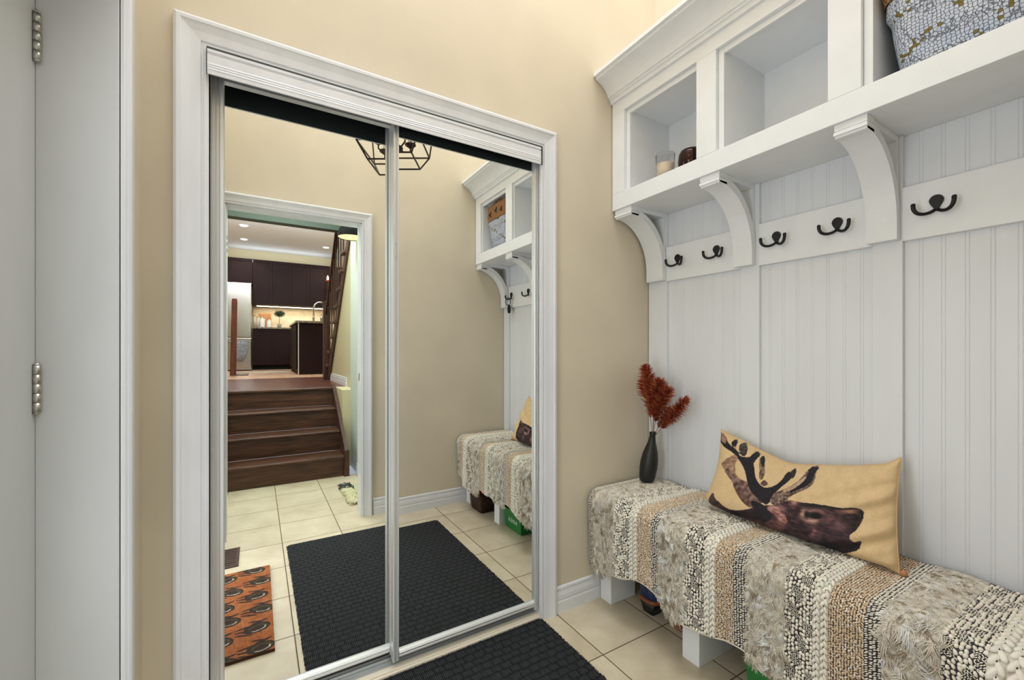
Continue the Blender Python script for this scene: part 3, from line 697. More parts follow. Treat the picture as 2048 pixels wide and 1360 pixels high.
def stag_colour(P):
    """P in artwork units: 0..1870 across, 0..1360 down"""
    n1 = vnoise(P, 1/60, 1); n2 = vnoise(P, 1/14, 2); n3 = vnoise(P, 1/180, 3)
    rgb = np.tile(np.array([214., 184., 138.]), (len(P), 1)); rgb += ((n1-.5)*8+(n2-.5)*8)[:, None]
    def put(poly, col, amp=0, it=2, nz=None, grow=6):
        sp_ = smooth_poly(poly, min(it, 1)); k = inpoly(P, sp_)
        for gx, gy in ((grow, 0), (-grow, 0), (0, grow), (0, -grow)): k |= inpoly(P+np.array([gx, gy]), sp_)
        rgb[k] = np.array(col, float)+(amp*((nz if nz is not None else n2)-.5))[k][:, None] if amp else np.array(col, float)
    BR = (104, 78, 66); DK = (26, 20, 28)
    put([(205, 345), (310, 290), (320, 330), (285, 380), (300, 450), (330, 500), (400, 530), (420, 560), (340, 545), (280, 500), (230, 440), (215, 400)], (150, 118, 92), 60)
    put([(225, 400), (300, 490), (400, 540), (470, 620), (540, 690), (500, 715), (440, 750), (370, 700), (320, 630), (285, 530), (220, 450)], (110, 82, 72), 90, nz=vnoise(P @ np.array([[.8, -.6], [.6, .8]]), 1/22, 5))
    put([(295, 185), (320, 165), (340, 180), (322, 225), (300, 232)], DK, 20, 1); put([(300, 228), (325, 222), (318, 290), (296, 300)], (160, 128, 100), 40, 1)
    put([(365, 205), (390, 195), (428, 225), (425, 270), (395, 308), (352, 262)], (60, 50, 48), 60, 1)
    put([(552, 308), (576, 306), (572, 360), (548, 440), (532, 508), (508, 492), (522, 400)], (104, 84, 70), 90, 1); put([(552, 308), (576, 306), (574, 350), (548, 400)], DK, 0, 1)
    put([(512, 545), (548, 508), (582, 540), (550, 556)], (90, 66, 60), 40, 1)
    put([(970, 395), (1035, 392), (1005, 440), (990, 505), (925, 575), (810, 622), (740, 662), (745, 700), (640, 722), (580, 680), (585, 640), (625, 615), (715, 598), (820, 540), (905, 470)], (104, 82, 72), 110)
    put([(968, 395), (1002, 395), (990, 470), (930, 545), (830, 590), (740, 620), (860, 540), (940, 470)], DK, 14)
    put([(1005, 398), (1036, 394), (1006, 440), (1000, 430)], DK, 0, 1)
    put([(700, 600), (800, 560), (880, 500), (920, 470), (900, 500), (820, 570), (730, 608)], (178, 150, 122), 40)
    put([(790, 440), (848, 400), (846, 440), (800, 492), (770, 482)], (46, 36, 38), 30)
    put([(158, 96), (235, 125), (265, 205), (332, 262), (362, 312), (440, 322), (480, 288), (508, 265), (542, 290), (500, 335), (462, 372), (462, 440), (472, 500), (512, 562), (560, 582), (640, 560), (700, 510), (765, 440), (795, 440), (785, 485), (730, 535), (655, 592), (604, 640), (580, 720), (520, 690), (440, 612), (412, 540), (396, 450), (368, 380), (328, 310), (250, 240), (165, 140)], DK, 16)
    put([(175, 100), (235, 128), (248, 190), (210, 175), (178, 140)], (142, 108, 86), 40)
    head = [(740, 690), (770, 680), (850, 700), (1000, 716), (1200, 744), (1320, 742), (1400, 772), (1396, 830), (1350, 905), (1330, 940), (1290, 968), (1284, 1000), (1310, 1042), (1352, 1025), (1382, 1035), (1360, 1060), (1366, 1098), (1290, 1118), (1200, 1130), (1100, 1100), (950, 1060), (780, 1010), (650, 970), (420, 910), (300, 850), (150, 790), (90, 735), (88, 670), (112, 620), (134, 588), (148, 655), (200, 712), (300, 760), (400, 762), (470, 740), (560, 720), (640, 724)]
    k = inpoly(P, smooth_poly(head, 1)); fur = vnoise(P @ np.array([[.94, -.35], [.35, .94]]) * np.array([.25, 1.]), 1/9, 9)
    base = np.array([50., 32., 34.]); rgb[k] = (base+np.outer(((n1-.45)*46+(fur-.5)*46+(n3-.5)*30), [1.1, .85, .85]))[k]
    def glow(cx, cy, rx, ry, col, s=1., dark=False):
        w = np.exp(-(((P[:, 0]-cx)/rx)**2+((P[:, 1]-cy)/ry)**2))*s*(.55+.9*fur); w = np.clip(w, 0, 1)*k
        rgb[:] = rgb*(1-w[:, None])+np.array(col, float)*w[:, None]
    for c in ((640, 750, 60, 26, (206, 156, 140)), (690, 840, 40, 60, (150, 96, 88)), (800, 700, 34, 24, (180, 130, 110)), (880, 800, 24, 36, (205, 160, 140)), (960, 850, 70, 30, (196, 150, 130)), (1040, 800, 26, 34, (150, 110, 96)), (960, 770, 60, 14, (150, 110, 96)),
              (1270, 775, 70, 22, (176, 128, 100)), (1180, 900, 60, 40, (110, 78, 80)), (970, 950, 26, 34, (138, 92, 92)), (1350, 1030, 30, 16, (110, 80, 74)), (130, 740, 40, 26, (120, 74, 66)), (480, 860, 120, 26, (96, 62, 58)), (1100, 830, 60, 40, (110, 74, 74)), (640, 900, 90, 30, (104, 70, 66))): glow(*c)
    for c in ((990, 815, 50, 22, (14, 10, 14), 2), (910, 800, 18, 22, (16, 10, 14), 1.6), (1385, 800, 18, 36, (12, 8, 12), 2), (1260, 745, 130, 10, (20, 14, 18), 1.6), (1040, 725, 160, 14, (24, 16, 20), 1.6), (1100, 1060, 160, 40, (26, 16, 22), 1.6), (1330, 1075, 50, 26, (18, 12, 16), 1.6), (300, 790, 170, 22, (24, 14, 18), 1.5)): glow(*c)
    put([(436, 682), (500, 706), (570, 738), (612, 780), (606, 850), (560, 858), (505, 806), (452, 740)], DK, 16)
    put([(560, 735), (640, 745), (720, 800), (745, 880), (700, 860), (630, 800)], (150, 106, 96), 110, nz=fur)
    return rgb
def build_pillow():
    NU, NV = 300, 170
    yL, yR = 1.104, .500
    S, T = np.meshgrid(np.linspace(0, 1, NU), np.linspace(0, 1, NV), indexing='ij'); S = S.ravel(); T = T.ravel()
    # outline: pinched sides, eared corners
    topz = np.interp(S, [0, .08, .25, .42, .48, .6, .8, .94, 1], [.842, .825, .795, .765, .760, .772, .797, .822, .850])
    botz = np.interp(S, [0, .05, .2, .5, .8, .95, 1], [.575, .555, .548, .545, .545, .545, .538])
    e = 4*S*(1-S); ft = 4*T*(1-T)
    Y = yL+(yR-yL)*S + (1-np.abs(2*S-1)**.0)*0
    Y = Y + .014*T-.018*(1-T)*S
    pin = .026*ft; Y = Y + np.where(S < .5, -pin*(1-2*S)**2, pin*.35*(2*S-1)**2)
    Y = Y + np.where((S > .9) & (T < .1), 0, 0)
    Z = botz+(topz-botz)*T
    puff = (np.clip(1-(2*S-1)**4, 0, 1)**.5)*(np.clip(1-(2*T-1)**4, 0, 1)**.5)
    wr = .014*np.clip((S-.55)/.45, 0, 1)*puff**.3*(np.sin((Z-.55)*70+(Y-.5)*38)*.6+np.sin((Z-.55)*125+(Y-.5)*66+1)*.3)
    wr += .006*np.clip(1-np.abs(S-.45)/.25, 0, 1)*np.clip((T-.6)/.4, 0, 1)*np.sin(S*50+T*12)
    wr *= np.clip(4*ft, 0, 1)
    Xm = 1.592+(T)*.118+(.012*(S < .2)*(T))  # leaning plane
    thk = .068*puff
    Xf = Xm-thk-wr; Xb = np.minimum(Xm+thk*.55, 1.752)
    Xf = np.where(T > .6, Xf+.0, Xf)
    # artwork coordinates
    # where each point of the cloth falls on the printed artwork (control grid, rows bottom to top)
    AX = [[44, 194, 356, 532, 723, 932, 1162, 1416, 1697], [103, 172, 307, 473, 660, 866, 1093, 1349, 1678], [146, 204, 329, 489, 673, 876, 1099, 1348, 1670], [173, 230, 352, 510, 691, 892, 1111, 1357, 1673], [184, 252, 375, 535, 716, 914, 1131, 1375, 1686], [179, 323, 463, 630, 810, 1006, 1220, 1454, 1710]]
    AY = [[657, 756, 819, 882, 951, 1023, 1101, 1188, 1305], [546, 656, 725, 793, 861, 922, 986, 1048, 1090], [431, 535, 606, 676, 743, 790, 838, 880, 886], [314, 411, 485, 559, 625, 660, 692, 716, 691], [196, 287, 364, 443, 507, 530, 548, 555, 503], [78, 153, 231, 312, 374, 384, 388, 382, 321]]
    def bil(G):
        G = np.array(G, float); a = S*(G.shape[1]-1); b = T*(G.shape[0]-1); i = np.minimum(a.astype(int), G.shape[1]-2); j = np.minimum(b.astype(int), G.shape[0]-2); a = a-i; b = b-j
        return (G[j, i]*(1-a)+G[j, i+1]*a)*(1-b)+(G[j+1, i]*(1-a)+G[j+1, i+1]*a)*b
    ax, ay = bil(AX), bil(AY)
    rgb = np.clip(stag_colour(np.stack([ax, ay], 1)), 4, 250)/255
    colr = np.where(rgb <= .04045, rgb/12.92, ((rgb+.055)/1.055)**2.4); colr = np.concatenate([colr, np.ones((len(S), 1))], 1)
    plain = np.tile(np.array(lin((214, 184, 138))), (len(S), 1))
    t = thing('throw_pillow', 'tan lumbar pillow printed with a dark antlered stag head, on the bench', 'pillow', (1.62, .8, .545))
    f = [(i*NV+j, (i+1)*NV+j, (i+1)*NV+j+1, i*NV+j+1) for i in range(NU-1) for j in range(NV-1)]
    g = MB(); g.v = list(zip(Xf, Y, Z)); g.f = f; g.m = [0]*len(f); g.sm = [True]*len(f); g.c = colr; g.build('printed_front', PRINT, t)
    g = MB(); g.v = list(zip(Xb, Y, Z)); g.f = [q[::-1] for q in f]; g.m = [0]*len(f); g.sm = [True]*len(f); g.c = plain; g.build('plain_back', PRINT, t)
    # seam piping
    idx = [i*NV for i in range(0, NU, 6)]+[(NU-1)*NV+j for j in range(0, NV, 6)]+[i*NV+NV-1 for i in range(NU-1, -1, -6)]+[j for j in range(NV-1, 0, -6)]
    pts = [((Xf[k]+Xb[k])/2, Y[k], Z[k]) for k in idx]
    g = MB(); g.tube(pts, .0022, 6, closed=True); g.c = np.tile(np.array(lin((206, 172, 124))), (len(g.v), 1)); g.build('seam', PRINT, t)
    g = MB(); g.lathe([(.006, 0), (.010, .008), (.006, .016), (0, .020)], (1.596, .474, .532), 10); g.c = np.tile(np.array(lin((190, 130, 90))), (len(g.v), 1)); g.build('corner_tassel', PRINT, t)
build_pillow()

# ------------------------------------------------------------------ vase with dried grass
VX, VY, VZ = 1.640, 1.455, .545
t = thing('bottle_vase', 'black bottle vase on the throw in the corner by the closet wall', 'vase', (VX, VY, VZ))
pr = [(0, 0), (.030, 0), (.035, .006), (.039, .03), (.042, .07), (.041, .10), (.036, .135), (.027, .165), (.019, .19), (.0155, .21), (.0145, .225), (.0165, .228), (.0165, .238), (.0145, .240), (.011, .238), (.010, .20), (0, .19)]
g = MB(); g.lathe(pr, (VX, VY, VZ), 32)
for i, (x, y, z) in enumerate(g.v): k = (z-VZ)/.24; g.v[i] = (x+.022*k, y-.020*k, z)      # leans a little
g.build('bottle', BLKCER, t)
RUST = mat('rust_dried_plume', (150, 50, 30), .9, attr=True)
t = thing('dried_plumes', 'rust-red dried grass plumes standing in the black bottle vase', 'dried flowers', (VX, VY-.03, VZ+.23))
def plume(tip, mid, w0, seed, dens):
    rnd = random.Random(seed); V = []; F = []; C = []
    b0 = Vector((VX+.021, VY-.018, VZ+.205)); m_ = Vector(mid); tp = Vector(tip)
    def P(u): return b0*(1-u)**2+m_*2*u*(1-u)+tp*u*u
    g = MB(); g.tube([P(k/14) for k in range(15)], .0014, 6); col = [lin((150, 104, 60))]*len(g.v)
    for _ in range(dens):
        u = rnd.uniform(.26, 1)**.9; p = P(u); tg = (P(min(u+.02, 1))-P(u-.02)).normalized(); a = rnd.uniform(0, 2*PI)
        sd = (tg.cross(Vector((math.cos(a), math.sin(a), .3)))).normalized(); w = w0*math.sin(min(1, max(0, u-.22)/.78)*PI*.86+.10)**.9*1.12
        q = p.copy(); dd = (tg*.8+sd*.55).normalized(); pts = [q.copy()]; ln = w*rnd.uniform(.7, 1.5)
        for k in range(4): q = q+dd*ln/4; dd = (dd+sd*.14+Vector((rnd.uniform(-.2, .2), rnd.uniform(-.2, .2), -.12))).normalized(); pts.append(q.copy())
        for q in pts:
            q.x = min(q.x, 1.752); q.y = min(q.y, 1.543)
        g.tube(pts, [.0012, .0012, .0011, .0009, .0005], 3, cap=False)
        cc = rnd.choice([(160, 36, 24), (186, 66, 34), (132, 28, 22), (206, 130, 70), (180, 96, 50), (110, 36, 24)]); col += [lin(jit(cc, 14))]*(len(g.v)-len(col))
    g.c = np.array(col); return g.build('plume', RUST, t)
plume((1.625, 1.455, 1.105), (1.66, 1.42, .95), .042, 1, 1200)
plume((1.64, 1.495, 1.03), (1.66, 1.45, .93), .034, 5, 350)
plume((1.655, 1.335, 1.005), (1.64, 1.40, .90), .040, 2, 950)
plume((1.650, 1.235, .965), (1.66, 1.35, .85), .036, 3, 850)
plume((1.64, 1.375, 1.04), (1.65, 1.415, .93), .042, 4, 1050)
plume((1.66, 1.335, .90), (1.66, 1.38, .86), .034, 6, 300)

# ------------------------------------------------------------------ cubby contents
t = thing('candle_jar', 'clear glass jar with a cream candle in the first cubby', 'candle', (1.568, 1.285, zo0))
g = MB(); r = .042; g.lathe([(0, 0), (r*.86, 0), (r*.9, .004), (r, .113), (r-.003, .113), (r*.88-.003, .012), (0, .012)], (1.568, 1.285, zo0), 32); g.build('glass_jar', GLASS, t)
g = MB(); g.lathe([(0, .0125), (r*.86-.003, .0125), (r*.90-.003, .070), (.01, .066), (0, .066)], (1.568, 1.285, zo0), 28); g.build('wax', WAX, t)
SMOKE = mat('smoked_mirror_glass', (60, 44, 44), .08, .9)
t = thing('votive_holder', 'smoky dark metallic votive holder beside the candle jar', 'candle holder', (1.572, 1.155, zo0))
g = MB(); g.lathe([(0, 0), (.040, 0), (.050, .012), (.053, .035), (.050, .065), (.045, .078), (.042, .078), (.046, .06), (.048, .04), (.044, .016), (0, .012)], (1.572, 1.155, zo0), 32); g.build('bowl', SMOKE, t)
g = MB(); g.lathe([(0, .0125), (.040, .0125), (.040, .035), (0, .035)], (1.572, 1.155, zo0), 24); g.build('wax', WAX, t)
# basket
BKX, BKY = 1.650, .350
t = thing('storage_basket', 'blue-white patterned basket with natural jute top in the third cubby', 'basket', (BKX, BKY, zo0))
def rrect(cx, cy, hx, hy, rad, z, n=8):
    out = []
    for qx, qy, a0 in ((1, 1, 0), (-1, 1, PI/2), (-1, -1, PI), (1, -1, 3*PI/2)):
        for k in range(n):
            a = a0+PI/2*k/(n-1); out.append((cx+qx*(hx-rad)+rad*math.cos(a), cy+qy*(hy-rad)+rad*math.sin(a), z))
    return out
def loft(mb, rings, cap0=True, cap1=False):
    n = len(rings[0]); v = [p for r_ in rings for p in r_]
    f = [(i*n+k, i*n+(k+1) % n, (i+1)*n+(k+1) % n, (i+1)*n+k) for i in range(len(rings)-1) for k in range(n)]
    if cap0: f.append(tuple(range(n))[::-1])
    if cap1: f.append(tuple(range((len(rings)-1)*n, len(rings)*n)))
    mb.add(v, f, 0, True)
g = MB(); loft(g, [rrect(BKX, BKY, .092, .118, .05, zo0+.001), rrect(BKX, BKY, .100, .126, .055, zo0+.012), rrect(BKX, BKY, .110, .136, .06, zo0+.07), rrect(BKX, BKY, .116, .144, .06, zo0+.13), rrect(BKX, BKY, .118, .148, .06, zo0+.17), rrect(BKX, BKY, .122, .156, .05, zo0+.19), rrect(BKX, BKY, .120, .156, .05, zo0+.224)]); g.build('patterned_body', SCALE, t)
g = MB(); loft(g, [rrect(BKX, BKY, .123, .158, .05, zo0+.224), rrect(BKX, BKY, .127, .164, .05, zo0+.26), rrect(BKX, BKY, .124, .164, .05, zo0+.335), rrect(BKX, BKY, .116, .158, .05, zo0+.335), rrect(BKX, BKY, .116, .154, .05, zo0+.22)], False, True); ju = g.build('jute_top', JUTE, t)
for y, z in ((.26, .27), (.35, .282), (.43, .27)):
    g = MB(); g.prism([(y-.018, zo0+z), (y+.018, zo0+z+.022), (y+.018, zo0+z-.022)], 0, BKX-.1295, BKX-.122); g.build('triangle_patch', HOOKM, ju)
LEATH = mat('brown_leather', (98, 56, 38), .5)
g = MB(); g.tube([(BKX-.115, BKY-.05+.1*k/10, zo0+.33+.025*math.sin(PI*k/10)) for k in range(11)], .006, 8); g.build('handle', LEATH, t)

# ------------------------------------------------------------------ under the bench
bs = thing('wicker_basket', 'brown wicker basket with red lining under the bench, seen in the mirror', 'basket', (1.47, .26, 0))
g = MB(); cx_, cy_ = 1.49, .285; loft(g, [rrect(cx_, cy_, .095, .085, .015, .002), rrect(cx_, cy_, .118, .105, .015, .21), rrect(cx_, cy_, .108, .095, .012, .21), rrect(cx_, cy_, .088, .078, .012, .02)], True, True); g.build('basket_body', WICK, bs)
g = MB(); rg = []
for z, d in ((.165, .123), (.185, .124), (.215, .121), (.222, .110), (.19, .103)):
    ring = rrect(cx_, cy_, d, d-.013, .02, z, 8); rg.append([(x, y, zz+(.014*math.sin(i*1.3) if z < .18 else 0)) for i, (x, y, zz) in enumerate(ring)])
loft(g, rg, False, False); g.build('red_lining', RED, bs)
gb = thing('green_box', 'green open-top box with white lettering under the bench', 'box', (1.52, .76, 0))
g = MB(); gy0, gy1 = .625, .845; bx0, bx1 = 1.432, 1.62
g.add([(bx0+.012, gy0+.012, .003), (bx1, gy0+.012, .003), (bx1, gy1-.012, .003), (bx0+.012, gy1-.012, .003), (bx0, gy0, .135), (bx1, gy0, .135), (bx1, gy1, .135), (bx0, gy1, .135),
       (bx0+.006, gy0+.006, .135), (bx1-.006, gy0+.006, .135), (bx1-.006, gy1-.006, .135), (bx0+.006, gy1-.006, .135), (bx0+.018, gy0+.018, .008), (bx1-.006, gy0+.018, .008), (bx1-.006, gy1-.018, .008), (bx0+.018, gy1-.018, .008)],
      [(0, 3, 2, 1), (0, 1, 5, 4), (1, 2, 6, 5), (2, 3, 7, 6), (3, 0, 4, 7), (4, 5, 9, 8), (5, 6, 10, 9), (6, 7, 11, 10), (7, 4, 8, 11), (8, 9, 13, 12), (9, 10, 14, 13), (10, 11, 15, 14), (11, 8, 12, 15), (12, 13, 14, 15)])
gbb = g.build('box_body', GREEN, gb, bevel=.002)
g = MB()
def strokes(mb, y0, z0, h, segs, w=.0042):       # letters on the -x face; y decreases to the reader's right
    for (a, b, c, d) in segs:
        za, zb = z0+b*h, z0+d*h; ya, yb = y0-a*h, y0-c*h
        mb.bar((bx0+.012*(1-za/.135)-.0012, ya, za), (bx0+.012*(1-zb/.135)-.0012, yb, zb), w, .0016)
strokes(g, .80, .055, .026, [(0, 0, .4, 1), (.4, 1, .8, 0), (.2, .4, .6, .4), (.4, .2, .4, .8)], .006)
strokes(g, .765, .055, .026, [(0, 0, 0, 1), (0, 1, .45, .8), (.45, .8, 0, .5), (0, .5, .5, 0)])
strokes(g, .742, .055, .026, [(0, 0, 0, 1)])
strokes(g, .728, .055, .026, [(0, 0, 0, 1), (0, 1, .45, 1), (0, .5, .35, .5), (0, 0, .45, 0)])
strokes(g, .705, .055, .026, [(0, 0, .25, 1), (.25, 1, .5, 0), (.1, .4, .4, .4)])
g.build('white_lettering', WHITEP, gbb)
# sneaker soles beside green box
GREYS = mat('grey_fabric', (110, 116, 112), .8); BLKS = mat('black_fabric', (24, 24, 26), .7)
t = thing('grey_slipper', 'grey and black folded slippers standing against the green box', 'slippers', (1.6, .875, 0))
for k, y in enumerate((.862, .888)):
    g = MB(); loft(g, [rrect(1.66, y, .10, .010, .009, .002), rrect(1.655, y, .11, .012, .011, .05), rrect(1.66, y, .10, .010, .009, .11)], True, True)
    g.build('slipper', [GREYS, BLKS][k], t)
# block-heeled boot and brown shoe
BOOTU = mat('patterned_boot_leather', (40, 62, 96), .45, var=.7, vscale=22); TERRA = mat('terracotta_leather', (150, 84, 48), .5, var=.15)
t = thing('heeled_boot', 'patterned blue ankle boot with black block heel under the bench near the closet', 'boot', (1.56, 1.30, 0))
g = MB(); bx, by = 1.540, 1.335
loft(g, [rrect(bx, by, .030, .030, .010, .001), rrect(bx, by, .036, .033, .012, .025), rrect(bx, by, .042, .042, .014, .052)], True, True); g.build('heel', BLKCER, t)
g = MB(); loft(g, [rrect(bx+.02, by+.002, .064, .050, .03, .0525), rrect(bx+.02, by+.002, .068, .054, .035, .060), rrect(bx+.02, by+.002, .064, .050, .03, .068)], True, True); g.build('rand', TERRA, t)
g = MB(); loft(g, [rrect(bx+.022, by+.002, .060, .047, .03, .0685), rrect(bx+.022, by+.002, .062, .048, .03, .12), rrect(bx+.020, by+.002, .054, .042, .03, .20), rrect(bx+.018, by+.002, .052, .041, .03, .28), rrect(bx+.018, by+.002, .046, .035, .03, .28), rrect(bx+.02, by+.002, .046, .035, .03, .18)], True, True); g.build('upper', BOOTU, t)
g = MB(); loft(g, [rrect(bx+.150, by+.002, .060, .040, .03, .001), rrect(bx+.145, by+.002, .066, .044, .035, .025), rrect(bx+.13, by+.002, .060, .042, .03, .052), rrect(bx+.115, by+.002, .040, .035, .03, .09)], True, True); g.build('toe', TERRA, t)
t = thing('brown_shoe', 'brown leather shoe toe showing behind the second bench leg', 'shoe', (1.585, 1.19, 0))
g = MB(); sx_, sy_ = 1.585, 1.192; loft(g, [rrect(sx_, sy_, .062, .040, .038, .001), rrect(sx_, sy_, .068, .044, .042, .014)], True, True); g.build('sole', mat('tan_sole', (150, 112, 78), .7), t)
g = MB(); loft(g, [rrect(sx_, sy_, .062, .040, .038, .0145), rrect(sx_+.004, sy_, .058, .038, .036, .04), rrect(sx_+.014, sy_, .044, .030, .028, .060), rrect(sx_+.02, sy_, .02, .015, .014, .068)], True, True); g.build('upper', TERRA, t)

# ------------------------------------------------------------------ mats on the floor
g = MB(); x0, x1, y0, y1 = .158, 1.072, .325, 1.543; n = 7
ring = rrect((x0+x1)/2, (y0+y1)/2, (x1-x0)/2, (y1-y0)/2, .018, 0, n)
ring_t = rrect((x0+x1)/2, (y0+y1)/2, (x1-x0)/2-.004, (y1-y0)/2-.004, .016, 0, n)
dense = lambda R: R
loft(g, [[(p[0], p[1], .0008) for p in ring], [(p[0], p[1], .006) for p in ring], [(p[0], p[1], .0105) for p in ring_t]], True, True)
g.sm = [False]*len(g.f)
m_ = g.build('floor_mat', MATB); tag(m_, 'large black ribbed entrance mat on the tile before the closet', 'mat')
m_.location = (0, 0, 0)
# fuzzy edge loops of pile on the large mat, part of the mat
g = MB(); 
for k in range(1500):
    u = random.random()*2*(x1-x0+y1-y0)
    if u < x1-x0: p = (x0+u, y1); d = (0, 1)
    elif u < 2*(x1-x0): p = (x0+u-(x1-x0), y0); d = (0, -1)
    elif u < 2*(x1-x0)+(y1-y0): p = (x0, y0+u-2*(x1-x0)); d = (-1, 0)
    else: p = (x1, y0+u-2*(x1-x0)-(y1-y0)); d = (1, 0)
    h = random.uniform(.003, .010); L = random.uniform(.001, .0032) if d != (0, 1) else .001
    g.tube([(p[0], p[1], h), (p[0]+d[0]*L, p[1]+d[1]*L, h*.8), (p[0]+d[0]*L*1.3+random.uniform(-.002, .002), p[1]+d[1]*L*1.3, h*.5)], .0012, 4, cap=False)
g.build('edge_fuzz', BLKS, m_)

# orange doormat with coil print
def build_doormat():
    x0, x1, y0, y1 = -.262, .062, .545, 1.306; NX, NY = 130, 300
    U, W = np.meshgrid(np.linspace(0, 1, NX), np.linspace(0, 1, NY), indexing='ij'); U = U.ravel(); W = W.ravel()
    X = x0+(x1-x0)*U; Y = y0+(y1-y0)*W; P = np.stack([X, Y], 1)
    rgb = np.tile(np.array([150., 84., 40.]), (len(P), 1))+((vnoise(P, 200, 4)-.5)*34+(vnoise(P, 25, 5)-.5)*20)[:, None]
    dark = np.array([46., 30., 20.])
    def disk(cx, cy, a, b, ang, r0=0, r1=1, a0=None, a1=None, col=dark):
        dx, dy = X-cx, Y-cy; c, s = math.cos(ang), math.sin(ang); px = (dx*c+dy*s)/a; py = (-dx*s+dy*c)/b; r = np.hypot(px, py); th = np.arctan2(py, px)
        k = (r >= r0) & (r <= r1)
        if a0 is not None: k &= (th > a0) & (th < a1)
        rgb[k] = col+((vnoise(P, 160, 8)-.5)*14)[k][:, None]
    for c in range(3):
        for r in range(6):
            cx = x1-.055-c*.125+(.01 if r % 2 else -.008); cy = y0+.03+r*.138+(c % 2)*.045
            jr = random.uniform(-.5, .5); cx += random.uniform(-.008, .008); cy += random.uniform(-.010, .010)
            disk(cx, cy, .050, .036, .15+jr); disk(cx+.003, cy, .038, .025, .15+jr, .62, 1, col=np.array([70., 56., 34.]))
            disk(cx, cy+.004, .034, .020, .15+jr, .86, 1.0, -.2, 2.3, np.array([206., 196., 180.]))
            for q in range(3): disk(cx-.048, cy+(q-1)*.026+.006, .034, .0065, .25*(q-1)+.1)
            disk(cx+.01, cy-.042, .034, .007, -.3); disk(cx-.012, cy-.052, .022, .006, .2)
    rgb = np.clip(rgb, 5, 250)/255; col = np.where(rgb <= .04045, rgb/12.92, ((rgb+.055)/1.055)**2.4)
    g = MB(); g.v = list(zip(X, Y, np.full(len(X), .012)+np.random.rand(len(X))*.0015)); f = [(i*NY+j, (i+1)*NY+j, (i+1)*NY+j+1, i*NY+j+1) for i in range(NX-1) for j in range(NY-1)]
    g.f = f; g.m = [0]*len(f); g.sm = [True]*len(f); n0 = len(g.v); g.box(x0, x1, y0, y1, .0008, .0118)
    g.c = np.concatenate([np.concatenate([col, np.ones((n0, 1))], 1), np.tile(np.array(lin((80, 44, 22))), (8, 1))])
    tag(g.build('doormat', COIR), 'orange doormat with dark coiled print, seen at the mirror lower left', 'doormat')
build_doormat()
VENT = mat('dark_brown_vent_metal', (66, 40, 32), .5)
g = MB(); g.box(-.262, -.085, .19, .45, .0008, .006); 
for k in range(9): g.box(-.250, -.10, .205+k*.026, .217+k*.026, .006, .0085)
tag(g.build('floor_register', VENT, bevel=.001), 'dark brown floor register on the tile behind the orange doormat', 'vent')

# ------------------------------------------------------------------ pendant lantern
PX, PY = .66, .80
pl = thing('pendant_lantern', 'dark bronze open-frame pendant lantern with candle lights, seen in the mirror', 'pendant light', (PX, PY, 2.22))
RA = math.radians(30.9)
def sq(h, z): return [(PX+h*(math.cos(RA)*a-math.sin(RA)*b), PY+h*(math.sin(RA)*a+math.cos(RA)*b), z) for a, b in ((1, 1), (-1, 1), (-1, -1), (1, -1))]
lv = [sq(.105, 2.222), sq(.150, 2.306), sq(.180, 2.56), sq(.05, 2.72)]
g = MB()
for L in lv:
    for k in range(4): g.bar(L[k], L[(k+1) % 4], .007)
for a, b in zip(lv, lv[1:]):
    for k in range(4): g.bar(a[k], b[k], .007)
g.build('lantern_frame', BRONZE, pl)
g = MB(); g.tube([(PX, PY, 2.27), (PX, PY, 2.74)], .006, 10); g.lathe([(0, -.030), (.006, -.026), (.009, -.018), (.005, -.010), (.020, 0), (.034, .012), (.030, .022), (.008, .03)], (PX, PY, 2.28), 20)
g.tube([(PX, PY, 2.72), (PX, PY, 4.27)], .003, 8); g.build('stem', BRONZE, pl)
MB().lathe([(.06, 0), (.06, .012), (.03, .03), (0, .03)], (PX, PY, 4.27), 24).build('ceiling_canopy', BRONZE, pl)
BULB = mat('lit_bulb', (255, 240, 215), .3, emit=(255, 226, 180), estr=14)
CAND = mat('ivory_candle_sleeve', (240, 236, 226), .5)
for k in range(4):
    a = RA+PI/4+k*PI/2; r = .085; x, y = PX+r*math.cos(a), PY+r*math.sin(a)
    g = MB(); g.tube([(PX, PY, 2.30), (PX+r*.5*math.cos(a), PY+r*.5*math.sin(a), 2.285), (x, y, 2.30), (x, y, 2.325)], .0045, 8)
    g.lathe([(.004, 0), (.012, .006), (.030, .018), (.031, .024), (.012, .026), (0, .026)], (x, y, 2.318), 20); arm = g.build('candle_arm', BRONZE, pl)
    MB().lathe([(.012, 0), (.012, .075), (0, .076)], (x, y, 2.344), 16).build('candle_sleeve', CAND, arm)
    MB().lathe([(.006, 0), (.013, .012), (.014, .026), (.008, .046), (0, .062)], (x, y, 2.421), 16).build('bulb', BULB, arm)
    light('lantern_bulb_light', 'POINT', (x, y, 2.455), 1.9, (.97, .97, 1), .009)

# ------------------------------------------------------------------ hall beyond the doorway
HX1 = .83
struct(MB().box(HX1, HX1+.04, -1.40, -.06, 0, 3.0).build('wall_hall_right', SAGE))
struct(MB().box(-.40, -.277, -2.2, -.06, 0, 3.0).build('wall_hall_left', SAGE))
baseboard('baseboard_hall', 'y', -1.05, -.135, HX1, -1, h=.11)
struct(MB().box(-.40, HX1+.04, -1.97, -.06, 3.0, 3.06).build('ceiling_hall', CEIL))
struct(MB().box(-.40, 1.85, -2.05, -1.93, 2.545, 3.45).build('wall_bulkhead', mat('bulkhead_dark_green', (70, 82, 72), .6)), 'sage green bulkhead over the stairs')  # darker green than the hall walls
ks = -.00
